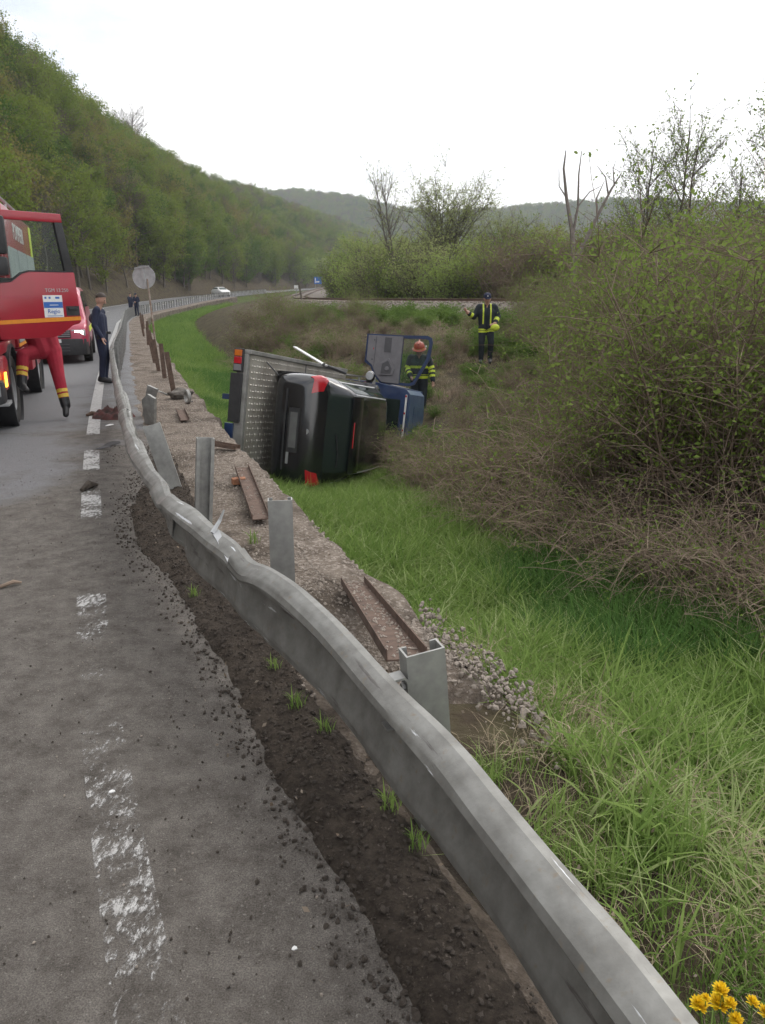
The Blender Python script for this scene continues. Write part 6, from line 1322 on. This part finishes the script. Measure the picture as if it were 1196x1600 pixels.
def put(kind, px_, py_=None, d=None, s=1.0, dz=0.0, sz=None):
    if d is None:
        z = -1.0
        for _ in range(6): p = at_z(px_, py_, z); z = hz(p[0], p[1])
        x, y = p[0], p[1]
    else: x = (px_-598)/1180*d; y = d*1.0; z = hz(x, y)
    me_l, nm, lab, grp = kinds[kind]; dd_ = y
    if 535 < px_ < 700 and 13.0 < y < 19.5 and d is not None: return None
    zone = ('at the ditch edge below the bank' if dd_ < 8.4 else 'in the middle of the bank thicket' if dd_ < 11.8 else 'around the feet of the saplings' if dd_ < 15.5 else 'high on the bank below the railway' if dd_ < 23 else 'close below the railway ballast') if px_ > 775 else ('beside the overturned truck cab' if dd_ < 16.5 else 'on the bank between truck cab and railway' if dd_ < 24 else 'along the foot of the railway embankment') if px_ > 560 else ('behind the flatbed deck' if dd_ < 30 else 'on the bank near the railway bend')
    lab = lab+' '+zone; grp = nm.replace('_', ' ')+' plants '+zone
    return plant(nm, random.choice(me_l), lab, 'bush' if kind != 'dry' else 'grass tussock', (x, y, z-.05+dz), s*random.uniform(.88, 1.12), group=grp, parts=('branches', 'foliage'), tilt=(random.uniform(-.12, .12), random.uniform(-.12, .12)))
# front line along the ditch: bramble tangles, then leafy shrubs behind them, rising with the bank
for px_, py_, s in ((650, 770, .5), (720, 825, .55), (790, 855, .6), (860, 890, .62), (930, 915, .64), (1000, 940, .64), (1070, 960, .68), (1140, 985, .7), (1210, 1010, .75), (690, 785, .6), (760, 815, .7)): put('brown', px_, py_, s=s)
for px_, py_, s in ((612, 735, .62), (640, 745, .65), (672, 765, .62), (705, 775, .68), (745, 790, .7), (600, 720, .5)): put('fine', px_, py_, s=s)
for px_, d, s in ((985, 7.6, .85), (1050, 7.2, 1.0), (1120, 6.8, 1.05), (1200, 6.6, 1.1), (1260, 6.4, 1.1), (955, 9.2, .85), (1010, 8.8, 1.0), (1090, 8.6, 1.05), (1180, 8.4, 1.1), (1260, 8.0, 1.1),
   (925, 11.5, .8), (965, 11.0, .95), (1010, 10.8, 1.0), (1070, 10.6, 1.05), (1140, 10.2, 1.1), (1210, 10.0, 1.1), (915, 14.0, .85), (965, 13.5, 1.0), (1030, 13.0, 1.0), (1110, 12.8, 1.05), (1190, 12.5, 1.05), (920, 17, .9), (990, 17, .95), (1060, 16.5, .95), (1140, 16, 1.0), (1210, 15.5, 1.0), (870, 19, .6), (890, 21, .75), (960, 21, .85), (1030, 21, .9), (1110, 20, .9), (1190, 20, .95), (865, 15.5, .55), (850, 24, .6)): put('leafy', px_, d=d, s=s)
for px_, d, s in ((800, 9.0, .8), (770, 10.0, .7), (850, 10.5, .8), (820, 12.0, .75), (790, 13.5, .7), (740, 12.5, .62), (860, 13, .8), (720, 14.5, .45), (815, 18, .5), (700, 12.0, .55), (960, 12, .8), (1050, 9.6, .85), (1150, 9.2, .9)): put('fine', px_, d=d, s=s)
for px_, d, s in ((880, 8.2, .9), (960, 8.0, .95), (1050, 7.8, .95), (1150, 7.4, 1.0), (830, 9.6, .8), (920, 10, .8)): put('brown', px_, d=d, s=s)
for i in range(34):
    px_ = g.uniform(660, 900); d = g.uniform(13, 22)
    if 725 < px_ < 800 and d < 20.4: continue
    put('low', px_, d=d, s=g.uniform(.35, .75))
for px_, py_, s in ((905, 900, .6), (880, 925, .5), (960, 960, .6), (1020, 985, .6), (1100, 1010, .7), (1160, 1040, .7), (1060, 1030, .5), (1196, 1000, .8), (940, 985, .4), (1140, 990, .6), (640, 700, .5), (668, 690, .5), (680, 650, .5), (655, 680, .4)): put('low', px_, py_, s=s)
for px_, py_, s in ((860, 930, .7), (900, 950, .6), (1010, 960, .9), (1060, 985, .8), (1120, 1000, .8), (1000, 1010, .5), (1180, 1010, .7), (780, 890, .6), (830, 905, .6), (740, 860, .5)): put('dry', px_, py_, s=s)
# bank between truck and railway: brown scrub
for px_, d, s, k in ((380, 36, 1.0, 'fine'), (400, 34, 1.05, 'fine'), (420, 33, 1.15, 'fine'), (440, 32, 1.1, 'fine'), (455, 34, 1.0, 'fine'), (410, 38, 1.2, 'fine'), (435, 40, 1.2, 'fine'), (390, 42, 1.0, 'fine'), (480, 30, .8, 'fine'), (505, 28, .75, 'brown'), (530, 27, .7, 'brown'), (555, 27, .6, 'brown'), (460, 28, .7, 'brown'), (490, 25, .6, 'brown'), (520, 24, .65, 'brown'), (545, 23, .55, 'brown'), (475, 38, .7, 'fine'), (500, 36, .6, 'fine'), (520, 33, .6, 'fine'), (545, 34, .8, 'fine'), (600, 28, .5, 'fine'), (640, 27, .5, 'fine'), (575, 30, .6, 'fine'), (425, 27, .8, 'brown'), (405, 29, .8, 'brown'), (385, 31, .7, 'brown'), (620, 24, .45, 'brown'), (660, 25, .45, 'brown'), (700, 24, .4, 'fine'), (730, 26, .45, 'fine'), (690, 19, .4, 'fine')): put(k, px_, d=d, s=s)
for px_, d, s, k in ((570, 25, .6, 'fine'), (605, 23, .5, 'fine'), (640, 23.5, .55, 'brown'), (690, 22, .5, 'fine'), (720, 22.5, .5, 'brown'), (800, 22, .6, 'fine'), (825, 20.5, .55, 'leafy'), (845, 22.5, .6, 'leafy'), (810, 26, .6, 'leafy'), (780, 28, .5, 'fine'), (540, 29, .75, 'fine'), (515, 31, .75, 'fine'), (560, 31, .55, 'leafy'), (470, 33, .6, 'leafy'), (445, 36, .7, 'leafy'), (590, 32, .45, 'leafy'), (745, 23.5, .4, 'leafy'), (800, 16.5, .5, 'fine'), (770, 15.2, .4, 'fine'), (725, 17, .35, 'fine')): put(k, px_, d=d, s=s)
for px_, d in ((752, 18.6), (775, 18.9), (738, 19.2), (790, 19.4), (765, 18.3)): put('low', px_, d=d, s=.45)
for i in range(12):
    px_ = g.uniform(400, 780); d = g.uniform(22, 34)
    put('low', px_, d=d, s=g.uniform(.4, .8))
# slender saplings over the thicket
sap = [tree_meshes(150+i, M['bark'], M['leafA'], h=3.9, crown_w=.75, crown_z=.25, boughs=60, twigs=520, leafn=1500, leaf=.036, trunk_r=.026, upb=.85) for i in range(2)]
for px_, d, s, k, lab in ((978, 13.5, 1.08, 0, 'slim young tree with scattered leaves rising from the thicket'), (1000, 14.5, 1.0, 1, 'thin sapling close beside a slim young tree above the thicket'), (1042, 13.8, 1.10, 0, 'leafy sapling next to the tallest young tree'), (1058, 14.2, 1.22, 1, 'tallest slim young tree standing above the thicket'), (1175, 12.5, 1.12, 0, 'young tree with fine twigs at the right end of the thicket'), (1150, 13.2, .95, 1, 'sparse young tree among the rightmost saplings'), (1215, 13, 1.1, 1, 'young tree partly beyond the rightmost saplings')):
    x = (px_-598)/1180*d; y = d*1.03; plant('sapling', sap[k], lab, 'tree', (x, y, hz(x, y)-.1), s)

# ---- grass
def clump(seed, n, h, spread, w, bend, mat):
    g = np.random.default_rng(seed); m = 4; t = np.linspace(0, 1, m); az = g.uniform(0, 6.28, n); b0 = g.normal(size=(n, 2))*spread; hh = h*g.uniform(.45, 1.1, n); be = bend*g.uniform(.2, 1.3, n)*hh
    C = np.zeros((n, m, 3)); o = np.stack([np.cos(az), np.sin(az)], 1); C[..., :2] = b0[:, None]+o[:, None]*(be[:, None]*t[None]**2)[..., None]; C[..., 2] = hh[:, None]*t[None]*(1-.35*(be/hh)[:, None]*t[None])
    sd_ = np.stack([-o[:, 1], o[:, 0], np.zeros(n)], 1)+g.normal(size=(n, 3))*.25; ww = w*g.uniform(.6, 1.3, n)[:, None]*np.array([.8, 1, .7, .06])[None]
    A = C-sd_[:, None]*ww[..., None]; B = C+sd_[:, None]*ww[..., None]; V = np.stack([A, B], 2).reshape(-1, 3); i = np.arange(n*m*2).reshape(n, m, 2)
    F = np.stack([i[:, :-1, 0], i[:, :-1, 1], i[:, 1:, 1], i[:, 1:, 0]], -1).reshape(-1, 4); return mesh('grass_clump', V, F, mat)
cl_ = [clump(1, 38, .36, .08, .0056, .6, M['grassA']), clump(2, 38, .44, .09, .0060, .85, M['grassA']), clump(3, 26, .46, .09, .0068, 1.15, M['grassB']), clump(4, 52, .44, .07, .0042, .7, M['grassD']), clump(5, 60, .16, .09, .0036, .5, M['grassA']), clump(6, 40, .26, .12, .0026, 1.1, M['straw'])]
n = 34000; ss_ = g.random(n)**1.4; ny = .5+ss_*30; u = WALL_U-.7+g.random(n)*4.5
iR = np.array([int(v_) for v_ in np.interp(ny, ROADF[:, 1], np.arange(len(ROADF)))]); gx_ = ROADF[iR, 0]+NR_[iR, 0]*u+g.uniform(-.15, .15, n); gy_ = ROADF[iR, 1]+NR_[iR, 1]*u+g.uniform(-.15, .15, n)
uu, nyy, _ = poly_uv(gx_, gy_, ROADP); edge = np.where(nyy < 2.35, np.interp(nyy, [0, 1.95, 2.35], [.98, 1.05, 1.78]), WALL_U+.08)
den = np.where(nyy < 5, np.clip((uu-edge)/.8, .4, 1), 1)*np.clip((ditch_u(nyy)+.35-uu)/.5, 0, 1)*np.interp(nyy, [0, 2, 3.5, 12, 31], [.70, .70, .85, 1, 1])*np.clip(1.05+.9*vnoise(gx_, gy_, .9, 2), .25, 1)
keep = (uu > edge) & (g.random(n) < den); gx_, gy_, uu, nyy = gx_[keep], gy_[keep], uu[keep], nyy[keep]; gz_ = height(gx_, gy_); n = len(gx_)
pt_ = vnoise(gx_, gy_, .6, 2)+.5; ki = np.where(g.random(n) < .20, 2, np.where((pt_ > .62) & (uu > 2.4), 3, np.where(g.random(n) < .5, 0, 1))); ki = np.where((nyy < 4.2) & (uu < 2.3) & (g.random(n) < .55), 4, ki); ki = np.where(g.random(n) < np.where((nyy < 4) & (uu < 2.6), .30, .12), 5, ki)
sc_g = g.uniform(.65, 1.25, n)*np.where((nyy > 9) & (nyy < 14.5), .62, 1.0)*np.interp(nyy, [0, 3, 6, 12, 30], [.8, .95, 1.1, 1.15, 1.5])*np.where(nyy < 5, np.interp(uu, [1.0, 1.8, 2.6, 4], [.55, .7, .95, 1.1]), 1)
print('grass clumps', n)
scatter('ditch_grass', np.stack([gx_, gy_, gz_-.01], 1), np.stack([g.normal(size=n)*.12, g.normal(size=n)*.12, g.uniform(0, 6.28, n)], 1), sc_g, ki, [proto('grass_clump', m_) for m_ in cl_])
# far green verge left of the truck and bank cover
n = 8000; ny = 26+g.random(n)*75; u = WALL_U+.05+g.random(n)**1.3*3.2; iR = np.array([int(v_) for v_ in np.interp(ny, ROADF[:, 1], np.arange(len(ROADF)))]); gx_ = ROADF[iR, 0]+NR_[iR, 0]*u; gy_ = ROADF[iR, 1]+NR_[iR, 1]*u; v_, _, _ = poly_uv(gx_, gy_, TRACKP)
kp = v_ < -6; gx_, gy_ = gx_[kp], gy_[kp]; n = len(gx_); scatter('verge_grass', np.stack([gx_, gy_, height(gx_, gy_)-.01], 1), np.stack([np.zeros(n), np.zeros(n), g.uniform(0, 6.28, n)], 1), g.uniform(.9, 1.7, n), g.choice([0, 1, 3, 5], n, p=[.42, .36, .1, .12]), [proto('grass_clump', m_) for m_ in cl_])
n = 15000; X3 = g.uniform(-6, 16, n); Y3 = g.uniform(6, 42, n); u3, n3, _ = poly_uv(X3, Y3, ROADP); v3, _, _ = poly_uv(X3, Y3, TRACKP); kp = (u3 > ditch_u(n3)-.1) & (v3 < -3.3) & (vnoise(X3, Y3, .35, 3) > -.14); X3, Y3 = X3[kp], Y3[kp]; n = len(X3)
scatter('bank_cover', np.stack([X3, Y3, height(X3, Y3)-.02], 1), np.stack([g.normal(size=n)*.25, g.normal(size=n)*.25, g.uniform(0, 6.28, n)], 1), g.uniform(.5, 1.2, n), g.choice([0, 1, 2, 3], n, p=[.42, .42, .13, .03]), [proto('bank_plant', m_) for m_ in (cl_[5], clump(8, 50, .25, .14, .003, 1.1, M['cane']), cl_[0], th_low[0][1])])
# tufts in the dirt, one dark tall tuft, dandelions
tuft_me = clump(9, 34, .13, .025, .0025, .6, M['grassA'])
for (px_, py_, s, lab) in ((398, 852, 1.0, 'short green tuft on the gravel beside a steel post'), (305, 935, .7, 'small green tuft in the soil left of the guardrail'), (465, 1110, .85, 'green tuft growing under the bowed beam'), (430, 1050, .7, 'thin green tuft beneath the guardrail valley'), (510, 1150, .8, 'leafy tuft just below the beam edge'), (612, 1270, .9, 'green tuft in dark soil under the near beam'), (655, 1330, .8, 'sparse tuft in dark soil against the near beam')):
    p = at_z(px_, py_, .0); t_ = thing('grass_tuft', lab, 'grass tuft', (p[0], p[1], .012), group='tufts in the bare soil'); t_.scale = (s, s, s); obj('blades', tuft_me, t_)
p = at_z(975, 1085, -.75); t_ = thing('tall_grass_tuft', 'tall dark green grass tuft standing out in the ditch', 'grass tuft', (p[0], p[1], hz(p[0], p[1])-.02)); obj('blades', clump(12, 520, .66, .10, .0042, .8, M['grassD']), t_)
p = at_z(1080, 1240, -.5); t_ = thing('pale_grass_tuft', 'pale arching grass tuft on the near ditch slope', 'grass tuft', (p[0], p[1], hz(p[0], p[1])-.02)); obj('blades', clump(13, 110, .42, .07, .0042, 1.0, M['grassB']), t_)
dm_ = MB(); gg = np.random.default_rng(4)
for k in range(60):
    a = gg.uniform(0, 6.28); el = gg.uniform(.05, 1.3); ln = .021*gg.uniform(.8, 1.1); dv = Vector((math.cos(a)*math.cos(el), math.sin(a)*math.cos(el), math.sin(el))); sv = Vector((-math.sin(a), math.cos(a), 0))*.0035
    dm_.add([(0, 0, 0), tuple(dv*ln*.7+sv), tuple(dv*ln), tuple(dv*ln*.7-sv)], [(0, 1, 2, 3)])
head_me = dm_.me('flower_head', M['dandelion'], fix=False); stem_me = MB().tube([(0, 0, 0), (.005, 0, .05), (0, .003, .10)], .0022, 5).me('stem', M['grassA'])
for (px_, py_, s) in ((1142, 1558, 1.0), (1138, 1584, 1.25), (1104, 1580, 1.1), (1172, 1576, .8), (1190, 1592, 1.0), (1165, 1597, .9), (1102, 1556, .55), (1124, 1557, .5), (1156, 1575, .8)):
    q = at_d(px_, py_, 1.62); z0 = q[2]-.10*s; t_ = thing('dandelion', 'yellow dandelion flower in the grass next to the beam end', 'flower', (q[0], q[1], z0), (random.uniform(-.2, .2), random.uniform(-.2, .2), 0), 'dandelions by the guardrail'); t_.scale = (s, s, s)
    obj('flower_head', head_me, t_, (0, .003, .10)); obj('stem', stem_me, t_)
# dry leaves lying on the soil
lm_ = leaf_mat('dead_leaf', (.30, .26, .21), (.20, .15, .11), .1, .8)
lv_me = mesh('dead_leaf', *leaves_np(np.zeros((1, 3)), np.array([.05]), np.random.default_rng(3)), lm_)
n = 260; xy, u, ny = along(n, .5, 8, .35, 1.6, 1.4); scatter('dead_leaves', np.c_[xy, np.full(n, .03)], g.uniform(-.7, .7, (n, 3))*np.array([1, 1, 5]), g.uniform(.2, .6, n), np.zeros(n, int), [proto('dead_leaf', lv_me)])

# ------------------------------------------------------------------ haze
hzm = bpy.data.materials.new('thin_haze'); hzm.use_nodes = True; t = hzm.node_tree; t.nodes.clear()
ho = t.nodes.new('ShaderNodeOutputMaterial'); pv = t.nodes.new('ShaderNodeVolumePrincipled'); pv.inputs['Color'].default_value = (.86, .91, 1.0, 1); pv.inputs['Density'].default_value = .00036
t.links.new(pv.outputs[0], ho.inputs['Volume'])
tag(MB().box(-1000, 1600, -25, 1560, -5, 260).build('haze', hzm, None), kind='stuff')
